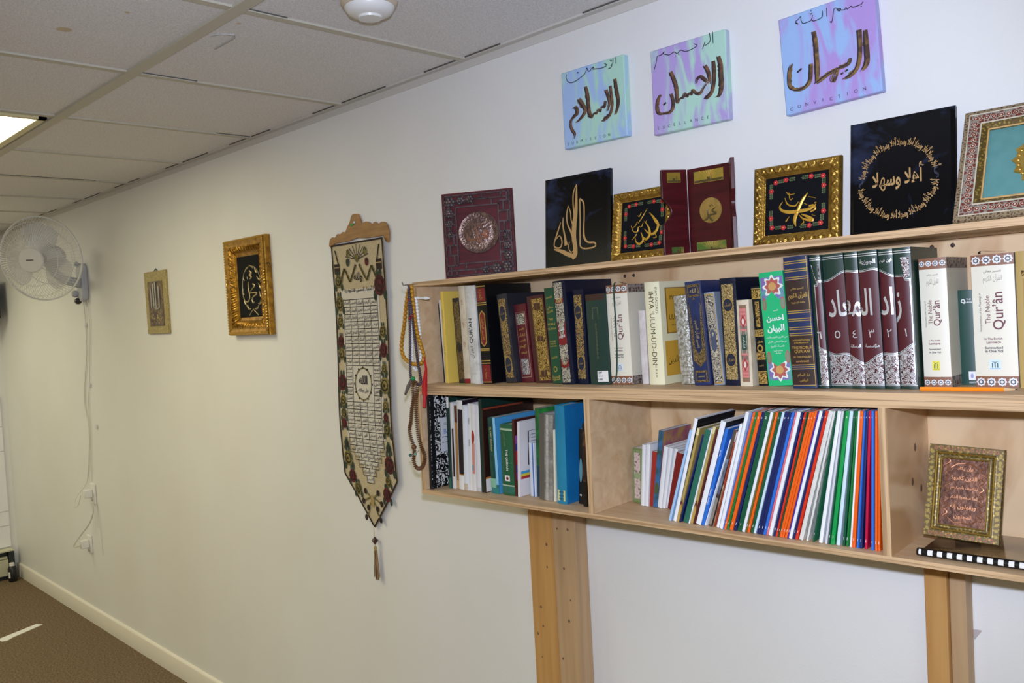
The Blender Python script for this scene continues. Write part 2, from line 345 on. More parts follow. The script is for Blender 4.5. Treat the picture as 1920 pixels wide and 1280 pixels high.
# ================================================================ tables: pen strokes (unit panel coordinates), hanging strands (metres)
ST = {"SUB":[[[0.85,0.728,0.0405],[0.861,0.606,0.0512],[0.884,0.458,0.0459],[0.868,0.366,0.0378],[0.832,0.29,0.0189]],[[0.776,0.659,0.0324],[0.787,0.524,0.0351],[0.792,0.416,0.0324],[0.753,0.315,0.0378],[0.675,0.27,0.0459],[0.627,0.248,0.0216]],[[0.705,0.625,0.0485],[0.735,0.534,0.0432],[0.75,0.447,0.0324],[0.712,0.359,0.0162]],[[0.694,0.488,0.0351],[0.665,0.415,0.0351],[0.628,0.434,0.0162],[0.601,0.379,0.0324],[0.568,0.409,0.0162],[0.538,0.363,0.0297],[0.503,0.374,0.0162],[0.463,0.333,0.0324],[0.414,0.363,0.0351]],[[0.389,0.739,0.0378],[0.411,0.622,0.0593],[0.417,0.498,0.0593],[0.431,0.385,0.0539],[0.466,0.33,0.0324]],[[0.265,0.601,0.0593],[0.316,0.529,0.0674],[0.364,0.434,0.0539],[0.295,0.36,0.0378],[0.211,0.313,0.0135]],[[0.177,0.505,0.0243],[0.217,0.504,0.0485],[0.233,0.439,0.0593],[0.177,0.399,0.0405],[0.124,0.352,0.0351],[0.119,0.278,0.0351],[0.147,0.212,0.0459],[0.176,0.17,0.0324],[0.155,0.112,0.0081]]],"SUBT":[[[0.099,0.963,0.0094],[0.088,0.916,0.0094],[0.129,0.854,0.0094],[0.21,0.839,0.0094],[0.318,0.867,0.0094],[0.406,0.911,0.0094],[0.431,0.968,0.0094],[0.451,0.923,0.0094],[0.483,0.921,0.0094],[0.514,0.95,0.0094],[0.54,0.946,0.0094],[0.523,0.929,0.0094],[0.577,0.92,0.0094],[0.638,0.909,0.0094],[0.708,0.912,0.0094],[0.747,0.928,0.0094],[0.711,0.951,0.0094]],[[0.765,0.878,0.0094],[0.803,0.878,0.0094],[0.827,0.906,0.0094]],[[0.846,0.983,0.0094],[0.837,0.926,0.0094],[0.802,0.903,0.0094]],[[0.888,0.993,0.0094],[0.887,0.908,0.0094]],[[0.272,0.944,0.0162],[0.295,0.939,0.0162]],[[0.8,0.974,0.0094],[0.813,0.956,0.0094],[0.829,0.967,0.0094]]],"EXC":[[[0.896,0.718,0.0402],[0.916,0.611,0.0591],[0.917,0.503,0.0591],[0.917,0.372,0.0568],[0.889,0.29,0.0355],[0.851,0.275,0.0118]],[[0.832,0.682,0.0355],[0.833,0.563,0.052],[0.821,0.434,0.0473],[0.791,0.341,0.0426],[0.726,0.298,0.052],[0.706,0.284,0.0237]],[[0.719,0.657,0.0426],[0.753,0.59,0.0473],[0.774,0.509,0.0355],[0.777,0.437,0.0095]],[[0.602,0.482,0.0118],[0.617,0.534,0.0284],[0.656,0.548,0.0355],[0.699,0.513,0.0402],[0.741,0.471,0.0307]],[[0.749,0.464,0.0142],[0.694,0.414,0.0166],[0.653,0.366,0.0307],[0.602,0.365,0.0355],[0.56,0.417,0.0237]],[[0.554,0.43,0.0213],[0.532,0.376,0.0307],[0.498,0.395,0.0166],[0.473,0.364,0.0331],[0.442,0.404,0.0189],[0.42,0.363,0.0307],[0.381,0.359,0.0189],[0.345,0.322,0.0284]],[[0.262,0.693,0.0473],[0.297,0.613,0.052],[0.33,0.506,0.052],[0.337,0.403,0.0473],[0.339,0.334,0.0355],[0.351,0.31,0.0118]],[[0.259,0.44,0.0307],[0.281,0.356,0.0426],[0.276,0.278,0.0426],[0.226,0.229,0.0355],[0.145,0.232,0.026],[0.078,0.243,0.0331],[0.055,0.305,0.0402],[0.068,0.395,0.0402],[0.113,0.461,0.0237]],[[0.152,0.332,0.0237],[0.194,0.353,0.0237]]],"EXCT":[[[0.045,0.765,0.0083],[0.089,0.868,0.0083],[0.1,0.915,0.0083],[0.159,0.921,0.0083],[0.205,0.948,0.0083],[0.182,0.929,0.0083],[0.26,0.894,0.0083],[0.333,0.909,0.0083],[0.374,0.882,0.0083],[0.426,0.907,0.0083],[0.488,0.876,0.0083],[0.587,0.885,0.0083],[0.643,0.908,0.0083],[0.596,0.936,0.0083]],[[0.709,0.847,0.0083],[0.747,0.921,0.0083]],[[0.806,1.003,0.0083],[0.808,0.908,0.0083],[0.738,0.876,0.0083]],[[0.847,1.005,0.0083],[0.847,0.876,0.0083]],[[0.344,0.864,0.0083],[0.358,0.857,0.0083]],[[0.387,0.864,0.0083],[0.402,0.864,0.0083]]],"CON":[[[0.878,0.62,0.0324],[0.874,0.523,0.0477],[0.872,0.415,0.0515],[0.868,0.325,0.0515],[0.845,0.277,0.0477],[0.814,0.239,0.0095]],[[0.816,0.64,0.0477],[0.815,0.54,0.0439],[0.809,0.432,0.0401],[0.791,0.337,0.0382],[0.751,0.264,0.0382],[0.68,0.226,0.042],[0.63,0.212,0.0134]],[[0.711,0.395,0.0229],[0.693,0.353,0.0324],[0.643,0.338,0.0382],[0.583,0.333,0.0344]],[[0.583,0.33,0.021],[0.562,0.274,0.0248],[0.526,0.216,0.0267],[0.509,0.249,0.021],[0.529,0.292,0.0172],[0.566,0.316,0.021]],[[0.573,0.33,0.0324],[0.48,0.304,0.0382],[0.393,0.267,0.0401],[0.344,0.248,0.0248]],[[0.363,0.764,0.0382],[0.372,0.65,0.0477],[0.37,0.535,0.0477],[0.368,0.419,0.0515],[0.363,0.323,0.0439],[0.354,0.248,0.0229]],[[0.308,0.454,0.0344],[0.3,0.378,0.0382],[0.279,0.285,0.0382],[0.22,0.24,0.0382],[0.142,0.233,0.0344],[0.074,0.274,0.0344],[0.061,0.358,0.0344],[0.077,0.455,0.0344],[0.106,0.512,0.0134]],[[0.162,0.408,0.021],[0.214,0.435,0.021]],[[0.611,0.264,0.0191],[0.638,0.276,0.0191]],[[0.656,0.281,0.0191],[0.687,0.293,0.0191]]],"CONT":[[[0.187,0.905,0.0076],[0.216,0.89,0.0076],[0.188,0.918,0.0076],[0.221,0.934,0.0076],[0.25,0.954,0.0076],[0.249,0.916,0.0076],[0.269,0.879,0.0076],[0.322,0.876,0.0076],[0.357,0.886,0.0076],[0.375,0.928,0.0076]],[[0.357,0.886,0.0076],[0.384,0.866,0.0076],[0.447,0.869,0.0076],[0.475,0.886,0.0076],[0.479,0.937,0.0076]],[[0.525,0.95,0.0076],[0.52,0.866,0.0076]],[[0.548,0.811,0.0076],[0.561,0.793,0.0076],[0.577,0.834,0.0076],[0.598,0.916,0.0076],[0.632,0.909,0.0076],[0.665,0.894,0.0076],[0.649,0.878,0.0076],[0.626,0.9,0.0076],[0.664,0.883,0.0076],[0.702,0.875,0.0076],[0.718,0.89,0.0076],[0.727,0.872,0.0076],[0.75,0.879,0.0076],[0.767,0.887,0.0076],[0.782,0.872,0.0076],[0.829,0.869,0.0076],[0.868,0.873,0.0076],[0.886,0.891,0.0076]],[[0.86,0.853,0.0115],[0.869,0.851,0.0115]],[[0.349,0.956,0.0076],[0.359,0.941,0.0076],[0.373,0.95,0.0076]],[[0.363,0.98,0.0076],[0.364,0.968,0.0076]]],"KUF":[[[0.508,0.892,0.0113],[0.459,0.806,0.0169],[0.454,0.675,0.0169],[0.47,0.566,0.0197],[0.455,0.496,0.0169]],[[0.508,0.892,0.0113],[0.504,0.753,0.031],[0.496,0.611,0.048],[0.471,0.471,0.0621],[0.463,0.329,0.0621],[0.486,0.21,0.0564],[0.477,0.14,0.0564],[0.438,0.102,0.0226]],[[0.486,0.128,0.0423],[0.379,0.154,0.0508],[0.27,0.198,0.0423],[0.152,0.229,0.0141]],[[0.376,0.677,0.0085],[0.352,0.578,0.0169],[0.367,0.481,0.0169],[0.425,0.38,0.0226],[0.452,0.295,0.0169]],[[0.376,0.677,0.0085],[0.411,0.608,0.0141],[0.422,0.523,0.0141],[0.458,0.448,0.0197]],[[0.297,0.56,0.0085],[0.296,0.464,0.0197],[0.326,0.342,0.0254],[0.342,0.257,0.048]],[[0.258,0.51,0.0113],[0.206,0.401,0.0197],[0.16,0.309,0.0169],[0.163,0.254,0.0169],[0.247,0.24,0.0169],[0.278,0.299,0.0169],[0.24,0.368,0.0113],[0.165,0.321,0.0113]],[[0.556,0.733,0.0169],[0.613,0.682,0.0197],[0.622,0.55,0.0169],[0.614,0.41,0.0197],[0.621,0.315,0.0282],[0.676,0.261,0.0197],[0.772,0.248,0.0197],[0.786,0.213,0.0169],[0.709,0.196,0.0169],[0.573,0.214,0.0169],[0.558,0.321,0.0169],[0.56,0.509,0.0169],[0.556,0.733,0.0169]],[[0.394,0.288,0.0113],[0.379,0.231,0.0113],[0.417,0.178,0.0113],[0.458,0.2,0.0113],[0.443,0.296,0.0113]]],"ALLAH":[[[0.595,0.664,0.0067],[0.665,0.588,0.03],[0.719,0.508,0.0334],[0.781,0.455,0.0083]],[[0.628,0.631,0.0067],[0.733,0.51,0.03],[0.726,0.411,0.0367],[0.656,0.359,0.0367],[0.584,0.386,0.0234],[0.523,0.445,0.0083]],[[0.522,0.551,0.0067],[0.592,0.457,0.0267],[0.614,0.363,0.0334],[0.561,0.301,0.0334],[0.503,0.335,0.02],[0.475,0.402,0.0083]],[[0.469,0.402,0.0083],[0.507,0.3,0.0267],[0.453,0.244,0.03],[0.395,0.28,0.02],[0.379,0.336,0.0083]],[[0.557,0.72,0.005],[0.484,0.618,0.0167],[0.419,0.535,0.0067]],[[0.302,0.514,0.0083],[0.34,0.432,0.0134],[0.41,0.421,0.0167],[0.424,0.485,0.0117],[0.473,0.482,0.0134],[0.5,0.535,0.0083]],[[0.326,0.48,0.0083],[0.371,0.506,0.0117],[0.407,0.564,0.0067]],[[0.324,0.315,0.0067],[0.384,0.369,0.0167],[0.396,0.392,0.0067]],[[0.704,0.358,0.0134],[0.718,0.311,0.015],[0.668,0.308,0.0083]],[[0.402,0.647,0.0067],[0.434,0.632,0.0134],[0.465,0.684,0.0067]],[[0.503,0.285,0.01],[0.549,0.25,0.0117]],[[0.518,0.554,0.0067],[0.537,0.533,0.01],[0.559,0.562,0.0067]]],"MUH":[[[0.628,0.612,0.0091],[0.571,0.537,0.0326],[0.517,0.415,0.0362],[0.481,0.308,0.0399],[0.495,0.222,0.0109]],[[0.72,0.465,0.0091],[0.685,0.429,0.0254],[0.615,0.406,0.0362],[0.517,0.402,0.0399],[0.409,0.407,0.0399],[0.328,0.44,0.029],[0.304,0.49,0.0163],[0.337,0.542,0.0091]],[[0.641,0.45,0.0181],[0.694,0.45,0.0254],[0.711,0.404,0.0217],[0.658,0.378,0.0181]],[[0.556,0.363,0.0109],[0.64,0.316,0.0326],[0.688,0.273,0.0326],[0.587,0.299,0.0217],[0.534,0.353,0.0091]],[[0.365,0.585,0.0091],[0.395,0.506,0.0163],[0.478,0.472,0.0181],[0.521,0.518,0.0091]],[[0.378,0.658,0.0091],[0.414,0.619,0.0145],[0.482,0.624,0.0072]],[[0.41,0.644,0.0091],[0.424,0.558,0.0127],[0.46,0.571,0.0091]],[[0.633,0.565,0.0091],[0.721,0.534,0.0072]],[[0.405,0.325,0.0091],[0.376,0.294,0.0145],[0.418,0.35,0.0072]],[[0.555,0.24,0.0109],[0.584,0.259,0.0127],[0.58,0.281,0.0072]],[[0.703,0.478,0.0145],[0.726,0.482,0.0145]],[[0.588,0.488,0.0091],[0.624,0.465,0.0109]],[[0.676,0.339,0.0072],[0.719,0.322,0.0072]]],"PLATE":[[[0.473,0.593,0.0204],[0.49,0.495,0.0245],[0.52,0.425,0.0245],[0.545,0.385,0.0102]],[[0.626,0.568,0.0163],[0.603,0.541,0.0245],[0.646,0.518,0.0163],[0.535,0.5,0.0204],[0.643,0.47,0.0245],[0.521,0.454,0.0184],[0.411,0.446,0.0245],[0.346,0.467,0.0204],[0.344,0.519,0.0122]],[[0.461,0.575,0.0143],[0.533,0.61,0.0163],[0.586,0.616,0.0102]]],"MEDAL":[[[0.431,0.509,0.0137],[0.447,0.444,0.0239],[0.511,0.388,0.0273],[0.547,0.37,0.0102]],[[0.611,0.516,0.0102],[0.538,0.489,0.0239],[0.622,0.451,0.0273],[0.493,0.441,0.0239],[0.397,0.395,0.0239],[0.332,0.393,0.0085]],[[0.484,0.557,0.0102],[0.506,0.53,0.012]],[[0.536,0.56,0.0102],[0.558,0.542,0.0102]]],"WREATH":[[[0.466,0.55,0.0138],[0.467,0.478,0.0193],[0.487,0.395,0.0193],[0.437,0.347,0.0165],[0.362,0.356,0.011],[0.336,0.403,0.0069]],[[0.58,0.523,0.0193],[0.624,0.505,0.0193],[0.574,0.482,0.0138],[0.516,0.45,0.011]],[[0.482,0.434,0.011],[0.671,0.426,0.0193],[0.549,0.382,0.0165],[0.553,0.336,0.022],[0.599,0.337,0.0083]],[[0.514,0.66,0.0193],[0.564,0.636,0.022],[0.508,0.619,0.022],[0.558,0.595,0.0193],[0.513,0.578,0.0138]],[[0.452,0.603,0.0083],[0.459,0.576,0.011]],[[0.553,0.265,0.011],[0.679,0.2,0.0138]],[[0.553,0.265,0.011],[0.449,0.204,0.0138]],[[0.668,0.266,0.0069],[0.79,0.399,0.0069],[0.79,0.539,0.0069],[0.695,0.667,0.0069],[0.554,0.714,0.0069]],[[0.437,0.27,0.0069],[0.326,0.404,0.0069],[0.338,0.569,0.0069],[0.432,0.687,0.0069],[0.554,0.714,0.0069]],[[0.596,0.269,0.011],[0.659,0.271,0.022],[0.694,0.304,0.0069]],[[0.686,0.315,0.0083],[0.738,0.322,0.022],[0.782,0.34,0.0069]],[[0.735,0.442,0.0069],[0.758,0.386,0.022],[0.825,0.427,0.0069]],[[0.726,0.523,0.0069],[0.77,0.471,0.0248],[0.833,0.522,0.0069]],[[0.685,0.597,0.0069],[0.752,0.557,0.022],[0.782,0.62,0.0069]],[[0.637,0.702,0.0069],[0.681,0.638,0.022],[0.706,0.666,0.0069]],[[0.523,0.721,0.0069],[0.604,0.689,0.0193],[0.575,0.712,0.0069]],[[0.501,0.268,0.011],[0.438,0.275,0.022],[0.422,0.317,0.0069]],[[0.388,0.308,0.0069],[0.349,0.341,0.0193],[0.344,0.382,0.0069]],[[0.361,0.423,0.0069],[0.319,0.435,0.0165],[0.337,0.486,0.0069]],[[0.392,0.565,0.0069],[0.352,0.589,0.0165],[0.382,0.649,0.0069]],[[0.406,0.658,0.0069],[0.442,0.686,0.0193],[0.499,0.702,0.0069]]]}
SD_ = {"yellow":[[0.4373,-0.2854,1.7572],[0.4242,-0.286,1.7392],[0.4121,-0.2865,1.7021],[0.401,-0.2869,1.657],[0.3878,-0.2875,1.6155],[0.3842,-0.2876,1.5887],[0.394,-0.2872,1.5677],[0.4162,-0.2863,1.5552],[0.4434,-0.2852,1.5516],[0.4632,-0.2843,1.5576],[0.4702,-0.284,1.5733],[0.4613,-0.2844,1.5995],[0.448,-0.285,1.6408],[0.4429,-0.2852,1.6858],[0.4398,-0.2853,1.7271],[0.4383,-0.2854,1.7553]],"white":[[0.4378,-0.2774,1.7233],[0.444,-0.2771,1.7155],[0.4458,-0.277,1.6854],[0.4493,-0.2769,1.6478],[0.4498,-0.2769,1.6028],[0.4476,-0.277,1.5652],[0.4351,-0.2775,1.5395],[0.4212,-0.2781,1.5386],[0.4155,-0.2783,1.5652],[0.4187,-0.2782,1.6259],[0.4249,-0.2779,1.6824],[0.4331,-0.2776,1.7216]],"whiterod":[[0.4444,-0.2751,1.7218],[0.4913,-0.2732,1.7188]],"dark":[[0.4348,-0.2915,1.7556],[0.4316,-0.2917,1.7015],[0.4304,-0.2917,1.6565],[0.4271,-0.2918,1.6077],[0.422,-0.292,1.5512],[0.4224,-0.292,1.5172],[0.4306,-0.2917,1.506],[0.4587,-0.2905,1.5028],[0.4577,-0.2906,1.529],[0.4524,-0.2908,1.5588],[0.4494,-0.2909,1.5888],[0.4459,-0.2911,1.6262],[0.4419,-0.2912,1.6824],[0.436,-0.2915,1.7312],[0.4353,-0.2915,1.7548]],"tail":[[0.4255,-0.2939,1.5118],[0.4117,-0.2945,1.4944],[0.3989,-0.295,1.4751]],"redtassel":[[0.4759,-0.2878,1.5718],[0.4791,-0.2877,1.5569],[0.481,-0.2876,1.5402],[0.4742,-0.2879,1.5111],[0.4695,-0.2881,1.481],[0.4651,-0.2883,1.4425]],"brown":[[0.4405,-0.2953,1.5122],[0.4321,-0.2956,1.4951],[0.4338,-0.2956,1.4699],[0.4229,-0.296,1.4345],[0.4165,-0.2963,1.403],[0.4086,-0.2966,1.3822],[0.4158,-0.2963,1.356],[0.4241,-0.296,1.3292],[0.418,-0.2962,1.3013],[0.4306,-0.2957,1.2836],[0.4497,-0.2949,1.2876],[0.4605,-0.2945,1.3048],[0.4621,-0.2944,1.3224],[0.4501,-0.2949,1.3447],[0.4417,-0.2952,1.381],[0.439,-0.2953,1.4235],[0.4425,-0.2952,1.4624],[0.4471,-0.295,1.4842],[0.4444,-0.2951,1.5104]],"browntail":[[0.4467,-0.299,1.3315],[0.4311,-0.2997,1.3206],[0.4111,-0.3005,1.3163]],"hook":[[0.4285,-0.2818,1.7577]]}
# rows of books: name, x, width, height, lean, distance behind the shelf edge, depth
UPPER = [
    ["blk", 0.4588, 0.0039, 0.2072, -1.73, 0.06, 0.155],
    ["wht", 0.4707, 0.0071, 0.2159, -2.08, 0.055, 0.155],
    ["yel", 0.4852, 0.011, 0.2371, -0.7, 0.045, 0.191],
    ["brngold", 0.5369, 0.0257, 0.2174, -2.35, 0.05, 0.155],
    ["cream", 0.561, 0.0214, 0.2467, -1.15, 0.045, 0.15],
    ["whtwrap", 0.5915, 0.0339, 0.2454, -0.5, 0.042, 0.15],
    ["redblk", 0.6307, 0.0335, 0.2455, -1.6, 0.045, 0.17],
    ["navygold", 0.6957, 0.0343, 0.217, -4.81, 0.062, 0.155],
    ["maroonsil", 0.7331, 0.0392, 0.1891, -4.44, 0.08, 0.155],
    ["maroongold", 0.7887, 0.052, 0.2067, -4.38, 0.075, 0.155],
    ["green", 0.8388, 0.0284, 0.2229, -3.06, 0.065, 0.155],
    ["ornate", 0.8827, 0.0361, 0.2364, -3.48, 0.052, 0.18],
    ["navy2", 0.9177, 0.0309, 0.2138, -0.77, 0.062, 0.155],
    ["dkgreen", 0.9669, 0.0527, 0.2007, -1.13, 0.06, 0.155],
    ["quran0", 1.0216, 0.0553, 0.2171, -1.06, 0.066, 0.15],
    ["plastic", 1.0709, 0.0161, 0.1582, -0.71, 0.085, 0.151],
    ["ihya", 1.1102, 0.037, 0.217, -0.96, 0.069, 0.165],
    ["glitter", 1.1751, 0.0301, 0.1837, -3.4, 0.085, 0.151],
    ["blueorn", 1.2211, 0.0367, 0.2103, -3.83, 0.066, 0.155],
    ["silgold", 1.2542, 0.0231, 0.1861, -4.59, 0.074, 0.12],
    ["navygold3", 1.2851, 0.0348, 0.2124, -1.03, 0.073, 0.155],
    ["pink", 1.3166, 0.0259, 0.1677, -0.53, 0.067, 0.11],
    ["blkgold", 1.3451, 0.0184, 0.1915, -2.45, 0.08, 0.1],
    ["brgreen", 1.3825, 0.0487, 0.2165, -3.01, 0.074, 0.155],
    ["navymar", 1.4473, 0.046, 0.2399, -2.3, 0.037, 0.17],
    ["v6", 1.4801, 0.0185, 0.2391, -2.15, 0.042, 0.155],
    ["v5", 1.5085, 0.0371, 0.2392, -2.09, 0.052, 0.155],
    ["v4", 1.5398, 0.0225, 0.2394, -1.57, 0.048, 0.155],
    ["v3", 1.5674, 0.0316, 0.2396, -1.37, 0.049, 0.155],
    ["v2", 1.5954, 0.0232, 0.2389, -1.22, 0.053, 0.155],
    ["v1", 1.6213, 0.0273, 0.2392, -1.17, 0.056, 0.155],
    ["q1", 1.66, 0.0429, 0.218, -0.82, 0.078, 0.155],
    ["gthin", 1.6938, 0.0233, 0.1611, -0.83, 0.134, 0.102],
    ["q2", 1.7452, 0.0622, 0.2169, -0.71, 0.094, 0.142],
    ["edge", 1.7926, 0.0269, 0.2175, -0.57, 0.09, 0.146],
]
LOWER = [
    ["comp", 0.435, 0.01, 0.247, 1.88, 0.012, 0.19],
    ["M1", 0.4774, 0.0092, 0.2396, 1.65, 0.042, 0.155],
    ["M2", 0.4883, 0.011, 0.225, 1.59, 0.045, 0.155],
    ["M3", 0.5011, 0.0119, 0.2163, 1.49, 0.049, 0.155],
    ["M4", 0.5177, 0.0201, 0.2309, 2.18, 0.045, 0.155],
    ["M6", 0.5353, 0.0137, 0.219, 2.52, 0.043, 0.155],
    ["M7", 0.5484, 0.0114, 0.2233, 2.74, 0.047, 0.155],
    ["M8", 0.5618, 0.0131, 0.2231, 2.59, 0.046, 0.155],
    ["M9", 0.5785, 0.014, 0.2205, 1.94, 0.048, 0.155],
    ["M10", 0.5936, 0.0107, 0.2363, 1.42, 0.046, 0.19],
    ["brown", 0.6022, 0.0041, 0.214, 1.25, 0.045, 0.191],
    ["dawah", 0.6328, 0.0257, 0.1898, -0.57, 0.05, 0.155],
    ["quran", 0.6773, 0.0399, 0.1751, 0.55, 0.05, 0.13],
    ["maroon", 0.7016, 0.0074, 0.188, 0.75, 0.052, 0.155],
    ["pamph", 0.7119, 0.0075, 0.1834, 3.07, 0.051, 0.155],
    ["smallw", 0.7408, 0.0163, 0.1303, 0.9, 0.07, 0.08],
    ["greenf", 0.7563, 0.0133, 0.2138, 1.74, 0.075, 0.155],
    ["silver", 0.7976, 0.0415, 0.2032, 3.75, 0.05, 0.12],
    ["cream2", 0.8242, 0.0057, 0.1685, 2.93, 0.052, 0.155],
    ["teal", 0.8562, 0.0283, 0.2281, 1.4, 0.04, 0.17],
    ["blk1", 0.8955, 0.0125, 0.1733, 3.62, 0.06, 0.05],
    ["blk2", 0.9205, 0.0107, 0.189, 2.31, 0.044, 0.06],
]
BOOKLETS = [
    ["0:pattern", 1.0055, 0.0254, 0.124, 2.3, 0.128, 0.108],
    ["1:white pages", 1.0291, 0.0085, 0.1371, 4.71, 0.111, 0.125],
    ["2:white pages", 1.0389, 0.0099, 0.1385, 5.51, 0.111, 0.125],
    ["3:red", 1.0505, 0.0121, 0.122, 6.72, 0.115, 0.121],
    ["4:picture", 1.0629, 0.0114, 0.1701, 8.22, 0.11, 0.126],
    ["5:white pages", 1.0743, 0.0102, 0.1364, 9.79, 0.11, 0.126],
    ["6:white pages", 1.0838, 0.0076, 0.1337, 11.28, 0.111, 0.125],
    ["7:white pages", 1.0921, 0.0077, 0.1321, 12.51, 0.114, 0.122],
    ["8:dark red", 1.1045, 0.0161, 0.1242, 13.37, 0.106, 0.13],
    ["9:light blue", 1.1526, 0.0055, 0.1899, 17.43, 0.026, 0.155],
    ["10:white", 1.1646, 0.0073, 0.1994, 16.0, 0.026, 0.155],
    ["11:tan", 1.1717, 0.0058, 0.1945, 16.79, 0.026, 0.155],
    ["12:navy", 1.177, 0.0037, 0.1822, 19.0, 0.026, 0.155],
    ["13:green", 1.1903, 0.0119, 0.1917, 17.55, 0.026, 0.155],
    ["14:white", 1.1981, 0.0026, 0.1951, 17.62, 0.026, 0.155],
    ["15:tan", 1.2041, 0.0058, 0.1991, 17.26, 0.026, 0.155],
    ["16:maroon", 1.2098, 0.0046, 0.1935, 17.81, 0.026, 0.155],
    ["17:white", 1.2194, 0.0112, 0.202, 17.5, 0.026, 0.155],
    ["18:blue", 1.2294, 0.0071, 0.1967, 17.76, 0.026, 0.155],
    ["19:white", 1.2345, 0.002, 0.176, 20.1, 0.026, 0.155],
    ["20:dark picture", 1.2447, 0.0062, 0.1952, 18.46, 0.026, 0.155],
    ["21:brown red", 1.2528, 0.0028, 0.1919, 17.64, 0.026, 0.155],
    ["22:white", 1.2626, 0.0054, 0.2068, 16.22, 0.026, 0.155],
    ["23:white", 1.273, 0.007, 0.231, 16.2, 0.02, 0.155],
    ["24:blue", 1.2779, 0.0018, 0.2313, 17.36, 0.02, 0.155],
    ["25:orange", 1.2817, 0.0049, 0.2314, 17.36, 0.02, 0.155],
    ["26:green", 1.2874, 0.0046, 0.2315, 17.27, 0.02, 0.155],
    ["27:orange", 1.2949, 0.007, 0.2318, 16.98, 0.02, 0.155],
    ["28:navy", 1.3029, 0.0057, 0.232, 16.72, 0.02, 0.155],
    ["29:dark green", 1.3126, 0.0092, 0.2322, 16.34, 0.02, 0.155],
    ["30:white", 1.3205, 0.0056, 0.2325, 16.47, 0.02, 0.155],
    ["31:olive", 1.3263, 0.0035, 0.2327, 16.31, 0.02, 0.155],
    ["32:orange", 1.3311, 0.005, 0.2329, 16.38, 0.02, 0.155],
    ["33:dark green", 1.3382, 0.0057, 0.2331, 16.09, 0.02, 0.155],
    ["34:pale blue", 1.344, 0.0049, 0.2333, 16.2, 0.02, 0.155],
    ["35:navy", 1.3511, 0.0058, 0.2335, 15.91, 0.02, 0.155],
    ["36:navy", 1.3577, 0.0062, 0.2337, 15.88, 0.02, 0.155],
    ["37:blue", 1.364, 0.0055, 0.2339, 15.92, 0.02, 0.155],
    ["38:pink", 1.3689, 0.0031, 0.2341, 16.02, 0.02, 0.155],
    ["39:white", 1.3752, 0.0068, 0.2343, 15.83, 0.02, 0.155],
    ["40:navy", 1.3831, 0.0042, 0.2345, 15.39, 0.02, 0.155],
    ["41:red", 1.3877, 0.0039, 0.2347, 15.7, 0.02, 0.155],
    ["42:dark green", 1.3918, 0.0022, 0.2349, 15.57, 0.02, 0.155],
    ["43:orange", 1.3958, 0.0047, 0.235, 15.96, 0.02, 0.155],
    ["44:orange", 1.4007, 0.0042, 0.2352, 15.95, 0.02, 0.155],
    ["45:orange", 1.4061, 0.0044, 0.2375, 15.82, 0.02, 0.155],
    ["46:purple", 1.41, 0.0024, 0.2376, 15.81, 0.02, 0.155],
    ["47:white", 1.4146, 0.0057, 0.2378, 15.88, 0.02, 0.155],
    ["48:navy", 1.4211, 0.0043, 0.238, 15.66, 0.02, 0.155],
    ["49:red", 1.4265, 0.0054, 0.2381, 15.65, 0.02, 0.155],
    ["50:crumpled white", 1.4352, 0.0075, 0.2384, 15.25, 0.02, 0.155],
    ["51:cream", 1.4468, 0.0037, 0.2386, 13.99, 0.02, 0.155],
    ["52:dark green", 1.4582, 0.0029, 0.2387, 12.29, 0.02, 0.155],
    ["53:white", 1.4717, 0.0063, 0.2389, 10.34, 0.02, 0.155],
    ["54:pale grey", 1.4815, 0.0039, 0.2391, 9.38, 0.02, 0.155],
    ["55:dark green", 1.4869, 0.0024, 0.2392, 8.96, 0.02, 0.155],
    ["56:bright green", 1.4933, 0.0065, 0.2393, 8.62, 0.02, 0.155],
    ["57:pale blue", 1.5032, 0.0059, 0.2396, 7.86, 0.02, 0.155],
    ["58:dark green", 1.513, 0.0041, 0.2397, 6.88, 0.02, 0.155],
    ["59:green", 1.5189, 0.0027, 0.2399, 6.41, 0.02, 0.155],
    ["60:white", 1.5255, 0.0029, 0.24, 5.62, 0.02, 0.155],
    ["61:orange", 1.5303, 0.0056, 0.2401, 5.62, 0.02, 0.155],
    ["62:blue", 1.5373, 0.003, 0.2403, 5.09, 0.02, 0.155],
    ["63:navy", 1.5432, 0.0045, 0.2405, 4.71, 0.02, 0.155],
    ["64:crimson", 1.5519, 0.0042, 0.2407, 3.73, 0.02, 0.155],
    ["65:blue", 1.5629, 0.004, 0.2409, 2.15, 0.02, 0.155],
    ["66:orange", 1.5691, 0.004, 0.241, 2.15, 0.02, 0.155],
    ["67:orange", 1.5741, 0.0035, 0.241, 2.15, 0.02, 0.155],
]
cable('power_cord', [(-2.808, -.012, 1.852), (-2.817, -.006, 1.715), (-2.838, -.006, 1.554), (-2.889, -.006, 1.423), (-2.925, -.006, 1.274), (-2.887, -.006, 1.144), (-2.914, -.006, .994), (-2.965, -.008, .85), (-2.975, -.03, .80), (-2.98, -.075, .745), (-2.965, -.085, .70), (-2.95, -.07, .715), (-2.94, -.06, .765)], .0032, 'slack white cord looping down the wall from the fan to the upper socket', 'cord')
cable('pull_cord', [(-2.751, -.01, 1.852), (-2.754, -.006, 1.714), (-2.787, -.006, 1.554), (-2.832, -.006, 1.383), (-2.868, -.006, 1.276), (-2.868, -.006, 1.145), (-2.886, -.006, .996), (-2.9, -.006, .836)], .0022, 'thin straight cord running down the wall just right of the slack fan cord', 'cord')
